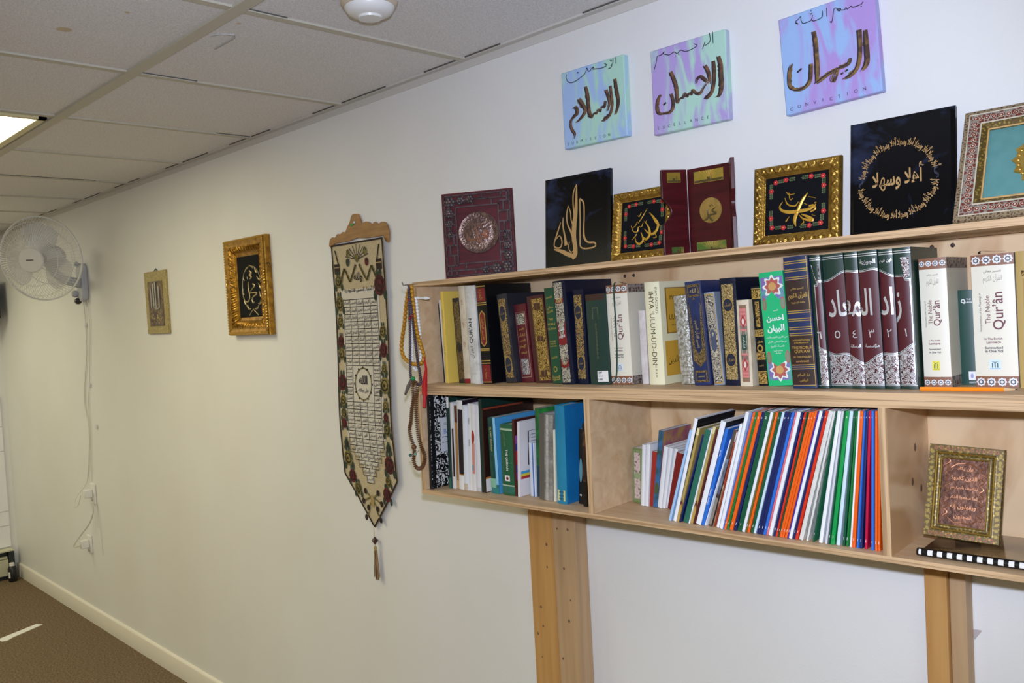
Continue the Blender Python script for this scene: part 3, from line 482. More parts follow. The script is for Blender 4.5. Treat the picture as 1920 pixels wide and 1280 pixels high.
for x, z, lab in [(-2.822, 1.715, 'tiny white cable clip on the fan cord, uppermost of three'), (-2.827, 1.385, 'tiny white cable clip halfway down the fan cord'), (-2.77, 1.156, 'tiny white cable clip on bare wall right of the fan cord')]:
    b = MB(); b.box((x-.008, -.012, z-.012), (x+.008, 0, z+.012), fanw); b.box((x-.014, -.008, z-.004), (x+.014, -.004, z+.004), fanw)
    tag(bevel(b.build('cable_clip'), .002), lab, 'cable clip', 'cable clips on the wall')
def socket(name, x, z, label, hgt=.115):
    t = thing(name, (x, 0, z), label, 'socket')
    b = MB(); b.box((-.036, -.012, -hgt/2), (.036, 0, hgt/2), wp); bevel(b.build('face_plate', t), .004)
    b = MB(); b.box((-.018, -.055, -.02), (.018, -.012, .028), wp); bevel(b.build('plug', t), .005)
    b = MB()
    for q in (-.008, .008): b.box((q-.002, -.0125, -.045), (q+.002, -.0118, -.033), dk)
    b.build('slots', t, smooth=False)
socket('wall_socket', -2.9, .77, 'white wall socket with a plugged-in cord, upper of two beneath the fan')
socket('wall_socket', -3.02, .465, 'white wall socket with a plugged-in cord, lower one nearest the baseboard', .1)
cable('extension_cord', [(-2.87, -.02, .72), (-2.878, -.02, .668), (-2.925, -.03, .6), (-2.99, -.06, .53), (-3.03, -.085, .475), (-3.03, -.082, .46), (-3.02, -.055, .468)], .0042, 'thicker white cord curving from the upper wall socket to the lower one', 'cord')
cable('loose_wire', [(-2.852, -.01, .72), (-2.825, -.005, .56), (-2.823, -.005, .43)], .0018, 'thin pale wire trailing straight down the wall below the upper socket', 'cord')
# heater, bottle, box on the end wall, tape
he = M('heater_enamel', '#cfcbb0', .45); hd = paint('#23282c', .5)
t = thing('baseboard_heater', (XC, -.62, 0), 'low cream baseboard heater along the end wall', 'heater')
b = MB(); b.box((.0, -.6, .195), (.085, .58, .207), he); bevel(b.build('top_cover', t), .003)
b = MB(); b.prism([(.0, .03), (.07, .03), (.078, .14), (.0, .14)], -.6, .54, he, lambda a, c, d: (a, d, c)); fixn(b.build('front_panel', t))
b = MB(); b.box((.0, .545, .02), (.075, .58, .19), hd); b.build('end_cap', t)
b = MB(); b.box((0, -.6, .145), (.06, .54, .16), he); b.box((0, -.6, .16), (.04, .54, .19), hd); b.box((0, -.6, .0), (.05, .54, .03), hd); b.build('fin_slot', t)
t = thing('bottle', (-4.40, -.075, 0), 'small black bottle with a white cap on the carpet in the far corner', 'bottle')
b = MB(); b.lathe([(.026, 0), (.028, .01), (.028, .09), (.02, .105), (.014, .108)], paint('#17171b', .35), 20); b.build('body', t)
b = MB(); b.lathe([(.016, .105), (.016, .125), (.012, .128)], wp, 16); b.build('cap', t)
b = MB(); b.box((.012, -.0285, .03), (.024, -.02, .07), wp); b.build('label', t)
t = thing('loudspeaker', (XC, -.16, 1.93), 'black box speaker high on the end wall, cut by the left edge', 'speaker')
b = MB(); b.box((.03, -.14, -.13), (.24, .11, .13), paint('#1b1b20', .5)); bevel(b.build('cabinet', t), .006)
b = MB(); b.box((.24, -.13, -.12), (.246, .1, .12), paint('#101013', .8)); b.build('grille', t)
b = MB(); b.box((0, -.04, -.03), (.03, .02, .03), dk); b.build('mounting_bracket', t)
b = MB(); b.prism([(-3.262, -.215), (-3.304, -.237), (-3.214, -.46), (-3.16, -.449), (-3.149, -.425), (-3.178, -.39)][::-1], .0005, .0022, M('tape_white', '#ece9e2', .5), lambda a, c, d: (a, c, d))
tag(fixn(b.build('floor_tape', smooth=False)), 'strip of white tape stuck on the brown carpet', 'tape')
# ================================================================ pictures on the wall, left half
gold = M('gold_leaf', '#b98a34', .34, .75, hex2='#7a5418', nscale=55, lo=.3, hi=.75, bump=.25, bscale=160)
goldlt = M('gold_bright', '#cfa24a', .3, .8)
goldthread = M('gold_thread', '#d0a136', .4, .35)
black = M('black_velvet', '#141416', .85, spec=.2)
def carved(mb, W, Hh, prof, m, T, orn=0., period=.028, band=(.25, .75), ns=None):
    """mitred picture moulding: prof = [(inset, depth)], the band of it carved with leaf scrolls"""
    nt = 13
    def pr(t):
        for (a, da), (c, dc) in zip(prof, prof[1:]):
            if t <= c: return da+(dc-da)*((t-a)/(c-a) if c > a else 0)
        return prof[-1][1]
    tw = prof[-1][0]
    for side in range(4):
        L = W if side % 2 == 0 else Hh; n = ns or max(24, int(L/.0022)); vs = []
        for i in range(n+1):
            for j in range(nt+1):
                t = tw*j/nt; s = t+(L-2*t)*i/n; d = pr(t)
                q = j/nt
                if orn and band[0] < q < band[1]:
                    v = (q-band[0])/(band[1]-band[0]); e = math.sin(PI*v)
                    ph = 2*PI*s/period
                    vine = max(0, 1-abs(v-.5-.3*math.sin(ph))/.2)
                    leaf = max(0, math.sin(2*ph+5*v))*max(0, math.sin(ph*3-7*v))
                    d += orn*e*(vine+.8*leaf)
                a, c = (s, t) if side == 0 else (W-t, s) if side == 1 else (W-s, Hh-t) if side == 2 else (t, Hh-s)
                vs.append(T(a, c, d))
        fs = [(i*(nt+1)+j, i*(nt+1)+j+1, (i+1)*(nt+1)+j+1, (i+1)*(nt+1)+j) for i in range(n) for j in range(nt)]
        mb.add(vs, fs, m)
    # back and outer edge
    d0 = prof[0][1]
    mb.add([T(0, 0, 0), T(W, 0, 0), T(W, Hh, 0), T(0, Hh, 0), T(0, 0, d0), T(W, 0, d0), T(W, Hh, d0), T(0, Hh, d0)], [(0, 1, 2, 3), (0, 1, 5, 4), (1, 2, 6, 5), (2, 3, 7, 6), (3, 0, 4, 7)], m)
def beadrow(mb, W, Hh, ins, d, r, m, T, step):
    def row(p, q):
        n = max(2, int(math.hypot(q[0]-p[0], q[1]-p[1])/step))
        for i in range(n):
            a = p[0]+(q[0]-p[0])*i/n; c = p[1]+(q[1]-p[1])*i/n
            mb.add([T(a-r, c-r, d), T(a+r, c-r, d), T(a+r, c+r, d), T(a-r, c+r, d), T(a, c, d+r)], [(0, 1, 4), (1, 2, 4), (2, 3, 4), (3, 0, 4)], m)
    x0, y0, x1, y1 = ins, ins, W-ins, Hh-ins
    row((x0, y0), (x1, y0)); row((x1, y0), (x1, y1)); row((x1, y1), (x0, y1)); row((x0, y1), (x0, y0))
def plate(mb, x0, y0, x1, y1, d0, d1, m, T): mb.prism([(x0, y0), (x1, y0), (x1, y1), (x0, y1)], d0, d1, m, T)
def disc(mb, cx, cy, rx, ry, d, m, T, n=18, dz=0.):
    mb.add([T(cx, cy, d+dz)]+[T(cx+rx*math.cos(2*PI*i/n), cy+ry*math.sin(2*PI*i/n), d) for i in range(n)], [(0, i+1, (i+1) % n+1) for i in range(n)], m)
def TW0(a, c, d): return (a, -d, c)      # panel coordinates -> thing space (x right, -y out, z up)
# far plaque
t = thing('wall_plaque', (-1.957, 0, 1.653), 'small pale gold plaque with a brown picture, on the wall left of the gold frame', 'plaque')
pg = M('plaque_gold', '#b7a468', .45, .25, hex2='#8f7d4c', nscale=60, kind='contour', lo=.2, hi=.9)
pb = M('plaque_brown', '#4a3430', .5, hex2='#7b6748', nscale=26, detail=5, lo=.42, hi=.62, dist=1.)
silver = M('silver', '#b9b7b2', .3, .8)
b = MB(); plate(b, 0, 0, .242, .293, .0, .012, pg, TW0); bevel(fixn(b.build('board', t)), .002)
b = MB(); plate(b, .04, .035, .205, .245, .012, .0135, pb, TW0); fixn(b.build('picture', t, smooth=False))
b = MB()
for x, z0, z1, wd in [(.075, .12, .215, .004), (.105, .13, .235, .006), (.128, .12, .24, .005), (.165, .12, .22, .005)]: b.tube([TW0(x, z0, .014), TW0(x+.004, z1, .016)], wd, silver, 6)
b.tube([TW0(.1, .13, .015), TW0(.13, .115, .015), TW0(.17, .12, .015)], .004, silver, 6)
for i in range(26): b.ball(TW0(.055+R.random()*.135, .045+R.random()*.07, .0135), .006*R.uniform(.4, 1), pg, 6, 4, (1, .4, 1))
b.build('relief', t)
b = MB(); b.tube([TW0(.1, .292, .004), TW0(.121, .305, .003), TW0(.142, .293, .004)], .002, dk, 6); b.build('hanging_loop', t)
# gold deep frame
t = thing('picture_frame', (-1.0915, 0, 1.6325), 'deep ornate gold frame with script in a wreath, hanging left of the banner', 'picture')
Wf, Hf = .322, .381
b = MB(); carved(b, Wf, Hf, [(0, .022), (.003, .03), (.012, .031), (.026, .027), (.03, .029), (.05, .022), (.054, .016), (.07, .011)], gold, TW0, .006, .02, (.4, .76)); beadrow(b, Wf, Hf, .007, .031, .0045, goldlt, TW0, .011); b.build('frame', t, angle=60)
b = MB(); plate(b, .068, .068, Wf-.068, Hf-.068, .004, .0105, black, TW0); fixn(b.build('panel', t, smooth=False))
silk = M('silver_thread', '#b9a878', .4, .3)
b = MB()
for s in ST['WREATH']: stroke(b, s, silk, lambda a, c, d: TW0(a, c, .0108+d), Wf, Hf, thick=.002)
o = b.build('calligraphy', t); o['label'] = 'stitched gold script inside a leafy wreath'
b = MB(); b.tube([TW0(Wf, .27, .02), TW0(Wf+.008, .272, .014), TW0(Wf+.006, .265, .01)], .002, dk, 6); b.build('hook', t)
# ================================================================ banner
cloth = M('woven_cream', '#cdbf9e', .9, hex2='#bba983', nscale=300, detail=2, bump=.4, bscale=500, spec=.1)
inset = M('woven_ivory', '#d6cfbf', .9, spec=.1, bump=.3, bscale=500)
brn = paint('#2c1a12', .85); redw = M('woven_red', '#6d1c20', .85, hex2='#3a1716', nscale=90, lo=.4, hi=.6); olive = M('woven_olive', '#4b4a26', .85, hex2='#8d7c3f', nscale=90, lo=.4, hi=.6); leafm = paint('#2d3a2a', .85); rdk = paint('#2b0f10', .85); tan = paint('#a8905a', .85)
t = thing('wall_banner', (-.185, 0, 1.93), 'long cream woven banner of Arabic names and roses, ending in a point', 'banner')
BW = .3; zt = 0.; zc = -.785; zp = -.957
def bx(x): return x+.004*math.sin((x)*9)
def BT(a, c, d=0.):
    wv = .0016*math.sin(a*9+c*3)+.003*math.sin(c*9+1)
    d *= 1.6
    return (a-.012*min(1, -c/.55)*(1 if c > -.6 else max(0, 1-(-.6-c)/.25))+.0, -.012-wv-d, c)
def cloth_half(c): return BW/2 if c >= zc else BW/2*max(0, (c-zp)/(zc-zp))
b = MB(); nz, nx = 60, 16; vs = []; vb = []
for i in range(nz+1):
    c = zt+(zp-zt)*i/nz; hw = cloth_half(c)
    for j in range(nx+1):
        a = (2*j/nx-1)*hw; vs.append(BT(a, c)); vb.append(BT(a, c, -.002))
n1 = (nx+1)
fs = [(i*n1+j, (i+1)*n1+j, (i+1)*n1+j+1, i*n1+j+1) for i in range(nz) for j in range(nx)]
b.add(vs, fs, cloth); b.add(vb, [f[::-1] for f in fs], cloth)
def ln(p, q, wd, m, d=.0012, n=6):
    P = [(p[0]+(q[0]-p[0])*i/n, p[1]+(q[1]-p[1])*i/n, wd) for i in range(n+1)]
    dx, dy = q[0]-p[0], q[1]-p[1]; L = math.hypot(dx, dy) or 1; nx_, ny_ = -dy/L*wd/2, dx/L*wd/2
    vs = []
    for x, y, _ in P: vs += [BT(x+nx_, y+ny_, d), BT(x-nx_, y-ny_, d)]
    b.add(vs, [(2*i, 2*i+1, 2*i+3, 2*i+2) for i in range(n)], m)
hw = BW/2
for s in (-1, 1): ln((s*(hw-.003), zt), (s*(hw-.003), zc), .007, brn, n=40); ln((s*(hw-.003), zc), (0, zp+.004), .007, brn, n=10)
ln((-hw, -.003), (hw, -.003), .006, brn, n=8)
# ivory field
def field(pts, m, d):
    if len(pts) == 4 and m is inset:
        (x0, y0), (x1, _), (_, y1) = pts[0], pts[1], pts[2]; vs = []
        for i in range(7): x = x0+(x1-x0)*i/6; vs += [BT(x, y0, d), BT(x, y1, d)]
        b.add(vs, [(2*i, 2*i+2, 2*i+3, 2*i+1) for i in range(6)], m); return
    b.add([BT(x, y, d) for x, y in pts], [list(range(len(pts)))], m)
for k in range(22):
    z0 = -.155-.0295*k; hw2 = .108 if k < 17 else [.092, .07, .05, .03, .02][k-17]
    field([(-hw2, z0-.0295), (0, z0-.0295), (0, z0), (-hw2, z0)], inset, .0008); field([(0, z0-.0295), (hw2, z0-.0295), (hw2, z0), (0, z0)], inset, .0008)
NAMES = 'الرحمن الرحيم الملك القدوس السلام المؤمن المهيمن العزيز الجبار المتكبر الخالق البارئ المصور الغفار القهار الوهاب الرزاق الفتاح العليم القابض الباسط الخافض الرافع المعز المذل السميع البصير الحكم العدل اللطيف الخبير الحليم العظيم الغفور الشكور العلي الكبير الحفيظ المقيت الحسيب الجليل الكريم الرقيب المجيب الواسع الحكيم الودود المجيد الباعث الشهيد الحق الوكيل القوي المتين الولي الحميد المحصي المبدئ المعيد المحيي المميت الحي القيوم الواجد الماجد الواحد الصمد القادر المقتدر المقدم المؤخر الأول الآخر الظاهر الباطن الوالي المتعالي البر التواب المنتقم العفو الرؤوف المقسط الجامع الغني المغني المانع الضار النافع النور الهادي البديع الباقي الوارث الرشيد الصبور'.split()
ni = 0
def cellrow(z0, xs, hgt=.0246):
    global ni
    ln((xs[0], z0), (xs[-1], z0), .0022, brn, .0016); ln((xs[0], z0-hgt), (xs[-1], z0-hgt), .0022, brn, .0016)
    for x in xs: ln((x, z0), (x, z0-hgt), .0022, brn, .0016)
    for a, c in list(zip(xs, xs[1:]))[::-1]:
        write(b, NAMES[ni % len(NAMES)], brn, lambda p, q: BT(p, q, .002), (a+c)/2, z0-hgt/2, (c-a)*.82, hgt*.62, bold=.015); ni += 1
x5 = [-.098, -.059, -.02, .019, .058, .098]
z = -.19
for k in range(9): cellrow(z, x5); z -= .0246
zm = z
for k in range(5):
    cellrow(z, [-.098, -.06]); cellrow(z, [.06, .098]); z -= .0246
for k in range(7): cellrow(z, x5); z -= .0246
for xs in ([-.075, -.037, 0, .037, .075], [-.056, -.019, .019, .056], [-.037, 0, .037], [-.018, .018]): cellrow(z, xs); z -= .0246
# medallion
zc0 = zm-.0615
for k in range(24):
    a = 2*PI*k/24; a2 = 2*PI*(k+1)/24
    ln((.047*math.cos(a), zc0+.053*math.sin(a)), (.047*math.cos(a2), zc0+.053*math.sin(a2)), .005, olive, .0016)
    if k % 2 == 0: disc(b, .05*math.cos(a), zc0+.056*math.sin(a), .004, .004, .0018, brn, lambda p, q, d: BT(p, q, d), 8)
write(b, 'الله', brn, lambda p, q: BT(p, q, .002), 0, zc0+.014, .05, .03, bold=.03); write(b, 'جل جلاله', brn, lambda p, q: BT(p, q, .002), 0, zc0-.022, .06, .02, bold=.02)
# heading
write(b, 'ولله', brn, lambda p, q: BT(p, q, .002), 0, -.118, .05, .034, bold=.03)
write(b, 'الأسماء الحسنى فادعوه بها', brn, lambda p, q: BT(p, q, .002), 0, -.158, .17, .03, bold=.03)
def rose(x, z, r, m):
    D = lambda p, q, d: BT(p, q, d)
    disc(b, x, z, r, r*1.15, .0016, m, D, 12); disc(b, x, z, r*.72, r*.8, .0022, rdk if m is redw else brn, D, 10); disc(b, x+r*.08, z+r*.05, r*.55, r*.6, .0026, m, D, 10); disc(b, x, z, r*.2, r*.22, .003, rdk, D, 8)
    for s in (-1, 1): disc(b, x+s*r*.9, z-r*1.05, r*.35, r*.62, .0014, leafm, D, 8); disc(b, x-s*r*.3, z+r*1.25, r*.22, r*.5, .0014, leafm, D, 8)
for x, z, r, m in [(-.118, -.125, .018, olive), (.118, -.15, .027, redw), (-.12, -.2, .021, olive), (-.122, -.262, .015, olive), (-.124, -.33, .016, redw), (-.122, -.372, .017, olive), (.12, -.3, .016, olive), (.12, -.36, .019, redw), (.12, -.42, .013, olive), (-.122, -.47, .022, redw), (.12, -.475, .022, olive), (-.12, -.53, .016, olive), (.122, -.54, .013, olive), (-.118, -.575, .015, olive), (.12, -.58, .012, redw), (-.12, -.61, .014, redw), (.122, -.62, .017, olive), (-.118, -.68, .012, leafm), (.12, -.68, .012, leafm), (-.115, -.73, .021, olive), (.115, -.735, .023, redw), (-.1, -.79, .018, redw), (.1, -.79, .014, olive), (-.075, -.83, .017, olive), (.085, -.835, .019, redw)]:
    rose(x, z, r*1.12, m)
for x, zz, m in [(0, -.055, olive), (-.05, -.035, olive), (.05, -.035, olive), (-.055, -.065, leafm), (.055, -.07, redw)]: disc(b, x, zz, .011, .014, .0016, m, lambda p, q, d: BT(p, q, d), 10)
for k in range(9):
    a = PI*(.1+.8*k/8); ln((0, -.06), (.07*math.cos(a), -.06+.05*math.sin(a)), .003, brn, .0014)
for s in (-1, 1):
    P = [(s*.01, -.075), (s*.03, -.105), (s*.05, -.13), (s*.068, -.1), (s*.08, -.085), (s*.095, -.11), (s*.105, -.135), (s*.125, -.1)]
    for p, q in zip(P, P[1:]): ln(p, q, .011, olive, .0012); ln(p, q, .003, brn, .0018)
    ln((s*.128, -.02), (s*.112, -.07), .006, brn, .0014); field([(s*.122-.016, -.1), (s*.122+.016, -.1), (s*.122+.016, -.066), (s*.122-.016, -.066)], brn, .0013); ln((s*.122-.016, -.078), (s*.122+.016, -.078), .003, tan, .002)
    for p, q in [((0, -.86), (s*.035, -.835)), ((0, -.86), (s*.025, -.89)), ((s*.02, -.9), (s*.04, -.925)), ((0, -.85), (s*.05, -.87))]: ln(p, q, .006, olive, .0014); disc(b, q[0], q[1], .009, .011, .0018, brn, lambda p_, q_, d: BT(p_, q_, d), 8)
disc(b, 0, -.865, .01, .022, .002, tan, lambda p, q, d: BT(p, q, d), 10)
b.build('cloth', t)
wood = M('hanger_wood', '#a5763f', .5, hex2='#8d6232', nscale=14, stretch=(1, 1, 6))
prof = [(-.168, -.02), (-.172, .0), (-.165, .02), (-.15, .028), (-.132, .026), (-.118, .036), (-.1, .034), (-.085, .04), (-.07, .038), (-.055, .055), (-.04, .068), (-.028, .088), (-.01, .092), (.01, .088), (.02, .072), (.028, .058), (.05, .06), (.068, .056), (.085, .048), (.1, .054), (.118, .045), (.135, .05), (.155, .046), (.168, .03), (.172, .008), (.166, -.018), (.152, -.012), (.14, .005), (.05, .006), (0, .012), (-.05, .006), (-.14, .005), (-.152, -.014)]
b = MB(); P = smoothline(prof[1:28], 3)+prof[28:]
b.prism(P, .002, .0085, wood, lambda a, c, d: (a, -d, c+.0-.0)); o = fixn(b.build('hanger', t, smooth=False)); bevel(o, .001)
b = MB(); b.tube([(-.01, -.0095, .062), (-.03, -.0095, .055), (-.035, -.009, .06)], .0022, paint('#2fae5a', .4), 6); b.ball((-.01, -.01, .064), .004, paint('#e8e8e8', .4)); b.build('hanging_pin', t)
b = MB(); b.tube([(0, -.014, -.955), (.001, -.014, -1.02)], .001, tan, 5); b.lathe([(.002, .012), (.012, 0), (.002, -.012)], paint('#3b1a1a', .4), 8, Matrix.Translation((.002, -.014, -.998))); b.build('bead_drop', t)
b = MB()
for i in range(34):
    a = R.uniform(0, 2*PI); r = R.uniform(.003, .0135); c_ = paint(['#4a2f1c', '#8a6a45', '#5c4331', '#a98b62'][i % 4], .8)
    b.tube([(.002, -.014, -1.02), (.002+.006*math.cos(a), -.014+.004*math.sin(a), -1.035), (.003+r*math.cos(a), -.014+.5*r*math.sin(a), -1.125+R.uniform(-.006, .004))], .0013, c_, 4)
b.lathe([(.004, .0), (.006, -.006), (.004, -.014)], tan, 10, Matrix.Translation((.002, -.014, -1.018)))
b.build('tassel', t)
# ================================================================ three painted canvases
def canvas(name, x0, z0, wd, ht, rot, c1, c2, big, thin_, word, letters, label):
    t = thing(name, (x0+wd/2, 0, z0+ht/2), label, 'canvas', rot=(0, rot, 0))
    T = lambda a, c, d: (a-wd/2, -d, c-ht/2)
    mc = M('canvas_'+word.lower(), c1, .55, hex2=c2, nscale=13, detail=4, stretch=(1.5, 1, .45), lo=.44, hi=.56, dist=.8, bump=.15, bscale=400)
    b = MB(); plate(b, 0, 0, wd, ht, .001, .02, mc, T); bevel(fixn(b.build('canvas_block', t)), .0025)
    ink = paint('#2b2330', .5); brown_ = M('paint_bronze_'+word.lower(), '#7d5a42' if word != 'CONVICTION' else '#8a6a3c', .5, hex2='#4b352c', nscale=60, lo=.4, hi=.6)
    b = MB()
    for k, s in enumerate(big):
        lk = .9 if len(s) > 2 else .0
        if lk: stroke(b, s, brown_, lambda a, c, d: T(a, c, .0204+k*.00002), wd, ht, off=.012, jag=.55)
        stroke(b, s, ink, lambda a, c, d: T(a, c, .0207+k*.00002), wd, ht, off=-.011 if lk else 0, ws=.34 if lk else .9)
    o = b.build('large_script', t, smooth=False); o['label'] = 'large bronze and dark brush-painted word'
    b = MB()
    for s in thin_: stroke(b, s, ink, lambda a, c, d: T(a, c, .0206), wd, ht, ws=1.1)
    b.build('script_line', t, smooth=False); b = MB()
    n = len(word)
    for i, ch in enumerate(word):
        u = letters[0]+(letters[1]-letters[0])*i/(n-1); v = letters[2]+R.uniform(-.006, .006)
        write(b, ch, ink, lambda p, q: T(p, q, .0206), u*wd, v*ht, ht=.0065, wd=.008)
    b.build('caption', t, smooth=False)
canvas('painted_canvas', .750, 2.0715, .196, .1895, 0, '#a3c0ea', '#b0dac8', ST['SUB'], ST['SUBT'], 'SUBMISSION', (.07, .73, .065), 'blue and mint painted canvas with bronze script, leftmost and lowest of three')
canvas('painted_canvas', 1.0215, 2.0575, .193, .19, 0, '#b49fda', '#b3dccb', ST['EXC'], ST['EXCT'], 'EXCELLANCE', (.07, .74, .075), 'mint and purple painted canvas with bronze script, middle of three')
canvas('painted_canvas', 1.339, 2.0425, .1925, .194, -math.radians(2.6), '#9cbcea', '#b295d8', ST['CON'], ST['CONT'], 'CONVICTION', (.07, .83, .06), 'blue and violet painted canvas with dark script, highest and rightmost of three')
# ================================================================ bookcase
ply = M('plywood', '#d9bc96', .55, hex2='#c5a27a', nscale=5, detail=4, stretch=(1, 7, 7), lo=.3, hi=.7, bump=.06, bscale=60, dist=.6)
plyback = M('plywood_back', '#dfc096', .55, hex2='#bd9266', nscale=4.6, detail=4, stretch=(1.2, 1, .6), lo=.46, hi=.66, dist=1.2)
edge = M('ply_edge', '#cfac82', .6, hex2='#a1815a', nscale=3, detail=3, stretch=(1.2, 1, 75), lo=.44, hi=.62)
edgev = M('ply_edge_upright', '#cfac82', .6, hex2='#a1815a', nscale=3, detail=3, stretch=(75, 1, 1.2), lo=.44, hi=.62)
plyknot = M('plywood_knotty', '#e4c29a', .55, hex2='#c29a6e', nscale=5, detail=2, stretch=(1, .6, 1.2), lo=.4, hi=.6, dist=1.8)
knot = paint('#6e5542', .6); plug = paint('#3a2a22', .6)
XR = 2.42
def yb(x): return -.004
def back_d(x): return (-.006-(ORG.y+ex.y*x))/ey.y     # local depth of the wall side at x
def board(mb, x0, x1, z0, z1, d0=0., front=edge, m=ply, inset=0.):
    vs = []
    for z in (z0, z1):
        for x, d in ((x0, d0), (x1, d0), (x1, back_d(x1)-inset), (x0, back_d(x0)-inset)): vs.append(S(x, d, z))
    mb.add(vs, [(0, 3, 2, 1), (4, 5, 6, 7), (1, 2, 6, 5), (2, 3, 7, 6)], m); mb.add(vs, [(0, 1, 5, 4), (3, 0, 4, 7)], front)
def bpart(name, parent, fn):
    b = MB(); fn(b); o = b.build(name, None, smooth=False); fixn(o); o.parent = parent; o.matrix_parent_inverse = parent.matrix_world.inverted() if False else Matrix.Translation(-parent.location); bevel(o, .0012, 2); return o
XL = .4215
ZJ = 1.4795
t = thing('bookshelf', S(1.2, .1, ZJ), 'open plywood wall shelf full of hardbacks, upper of the two boxes', 'shelf')
bpart('top_board', t, lambda b: board(b, XL, XR, ZTL, ZT))
bpart('bottom_board', t, lambda b: board(b, XL, XR, ZJ+.0004, ZM))
bpart('side_panel', t, lambda b: board(b, XL+.001, XL+.0165, ZM, ZTL, front=edgev))
def bk(b, z0, z1, x0, x1):
    vs = [S(x, back_d(x)-dd, z) for z in (z0, z1) for x, dd in ((x0, 0), (x1, 0), (x1, .006), (x0, .006))]
    b.add(vs, [(0, 1, 2, 3), (4, 5, 6, 7), (0, 1, 5, 4), (1, 2, 6, 5), (2, 3, 7, 6), (3, 0, 4, 7)], plyback)
bpart('back_panel', t, lambda b: bk(b, ZM+.0005, ZTL-.0005, XL+.017, XR))
def pg_(b):
    for x in (.9237, .9497, 1.62, 1.655):
        c = S(x, back_d(x)-.0064, 1.7345); b.ball(c, .0042, plug, 10, 6, (1, .5, 1))
bpart('screw_plug', t, pg_)
t2 = thing('bookshelf', S(1.2, .1, ZBB), 'plywood wall shelf divided into compartments, lower of the two boxes', 'shelf')
bpart('top_board', t2, lambda b: board(b, XL-.004, XR, ZMB, ZJ))
bpart('bottom_board', t2, lambda b: board(b, XL-.0105, XR, ZBB, ZB))
bpart('side_panel', t2, lambda b: board(b, XL-.0075, XL+.008, ZB, ZMB, front=edgev))
bpart('divider', t2, lambda b: board(b, .9645, .9805, ZB, ZMB, front=edgev, inset=.0065))
def dv(b):
    board(b, 1.588, 1.602, ZB, ZMB, front=edgev, m=plyknot, inset=.0065)
    for d, z in ((.135, .163), (.115, .105), (.16, .085)): b.ball(S(1.6022, d, ZB+z), .0065, knot, 12, 6, (.12, .8, 1.15))
bpart('divider', t2, dv)
bpart('back_panel', t2, lambda b: bk(b, ZB+.0005, ZMB-.0005, XL+.0085, XR))
pine = M('pine', '#c99a5c', .55, hex2='#b5834a', nscale=3, detail=3, stretch=(14, 14, .6), lo=.3, hi=.7, bump=.05)
pine2 = M('pine_pale', '#c2a078', .55, hex2='#a98a66', nscale=3, detail=3, stretch=(14, 14, .6), lo=.3, hi=.7, bump=.05)
def post(x0, x1, y0, y1, m, label, dots=0):
    z1 = S((x0+x1)/2, .2, ZBB).z-.0035
    t = thing('support_post', ((x0+x1)/2, (y0+y1)/2, 0), label, 'post', 'timber posts under the bookcase')
    b = MB(); b.box((x0-(x0+x1)/2, y0-(y0+y1)/2, .0), (x1-(x0+x1)/2, -.0135-(y0+y1)/2, .1), m); b.box((x0-(x0+x1)/2, y0-(y0+y1)/2, .1), (x1-(x0+x1)/2, y1-(y0+y1)/2, z1), m); bevel(b.build('stud', t, smooth=False), .002)
    b = MB()
    for i in range(dots):
        x = R.uniform(-.38, .38)*(x1-x0); z = R.uniform(.72, z1-.03)
        b.ball((x, (y0-y1)/2-.0004, z), R.uniform(.0022, .004), knot, 8, 4, (1, .15, 1.2))
    if dots: b.build('knot', t)
post(.5765, .664, -.0475, -.001, pine, 'orange pine post under the shelf, left half of the left pair', 7)
post(.6645, .7415, -.0475, -.001, pine2, 'paler pine post under the shelf, right half of the left pair', 7)
post(1.588, 1.6265, -.0475, -.001, pine, 'orange pine post under the shelf at the lower right', 1)
post(1.627, 1.655, -.036, -.001, pine2, 'grey-brown set-back post beside the orange post at the lower right', 1)
# ================================================================ books
page = M('paper', '#e8e2d2', .8, hex2='#d4ccb8', nscale=3, stretch=(160, 1, 1), lo=.3, hi=.7)
wpage = M('white_paper', '#eeeeee', .75, hex2='#dcdcdc', nscale=3, stretch=(160, 1, 1), lo=.3, hi=.7)
gfoil = M('gold_foil', '#bf9c50', .4, .4); gfil = M('gold_filigree', '#1c2238', .45, .2, hex2='#b8954a', nscale=110, kind='contour', lo=.35, hi=.7, detail=2, dist=.6)
gfild = M('gold_filigree_brown', '#3d2f22', .45, .2, hex2='#8d7444', nscale=120, kind='contour', lo=.35, hi=.7, detail=2, dist=.6)
gfilg = M('gold_filigree_bright', '#4a3412', .4, .3, hex2='#c09c50', nscale=95, kind='contour', lo=.3, hi=.6, detail=2, dist=.6)
sfil = M('silver_filigree', '#4c1a20', .35, .3, hex2='#c6c4c2', nscale=120, kind='contour', lo=.3, hi=.6, detail=2, dist=.7)
sfilb = M('silver_filigree_dark', '#3a3a44', .35, .3, hex2='#cfc6ae', nscale=105, kind='contour', lo=.3, hi=.6, detail=2, dist=.7)
sfoil = M('silver_foil', '#d9d9dc', .3, .6); wht = paint('#e6e4e0', .5); inkd = paint('#2a2328', .6); inkm = paint('#6e3b44', .6)
class Spine:
    def __init__(s, w, h, sag): s.w, s.h, s.sag = w, h, sag
    def y(s, x):
        q = (x/s.w-.5)*2; return s.sag*(q*q)
    def T(s, a, c, d=.0004): return (a, s.y(a)-d, c)
def band(mb, sp, z0, z1, m, x0=0., x1=1., d=.0003):
    n = 6; vs = []
    for i in range(n+1):
        x = sp.w*(x0+(x1-x0)*i/n); vs += [sp.T(x, z0, d), sp.T(x, z1, d)]
    mb.add(vs, [(2*i, 2*i+2, 2*i+3, 2*i+1) for i in range(n)], m)
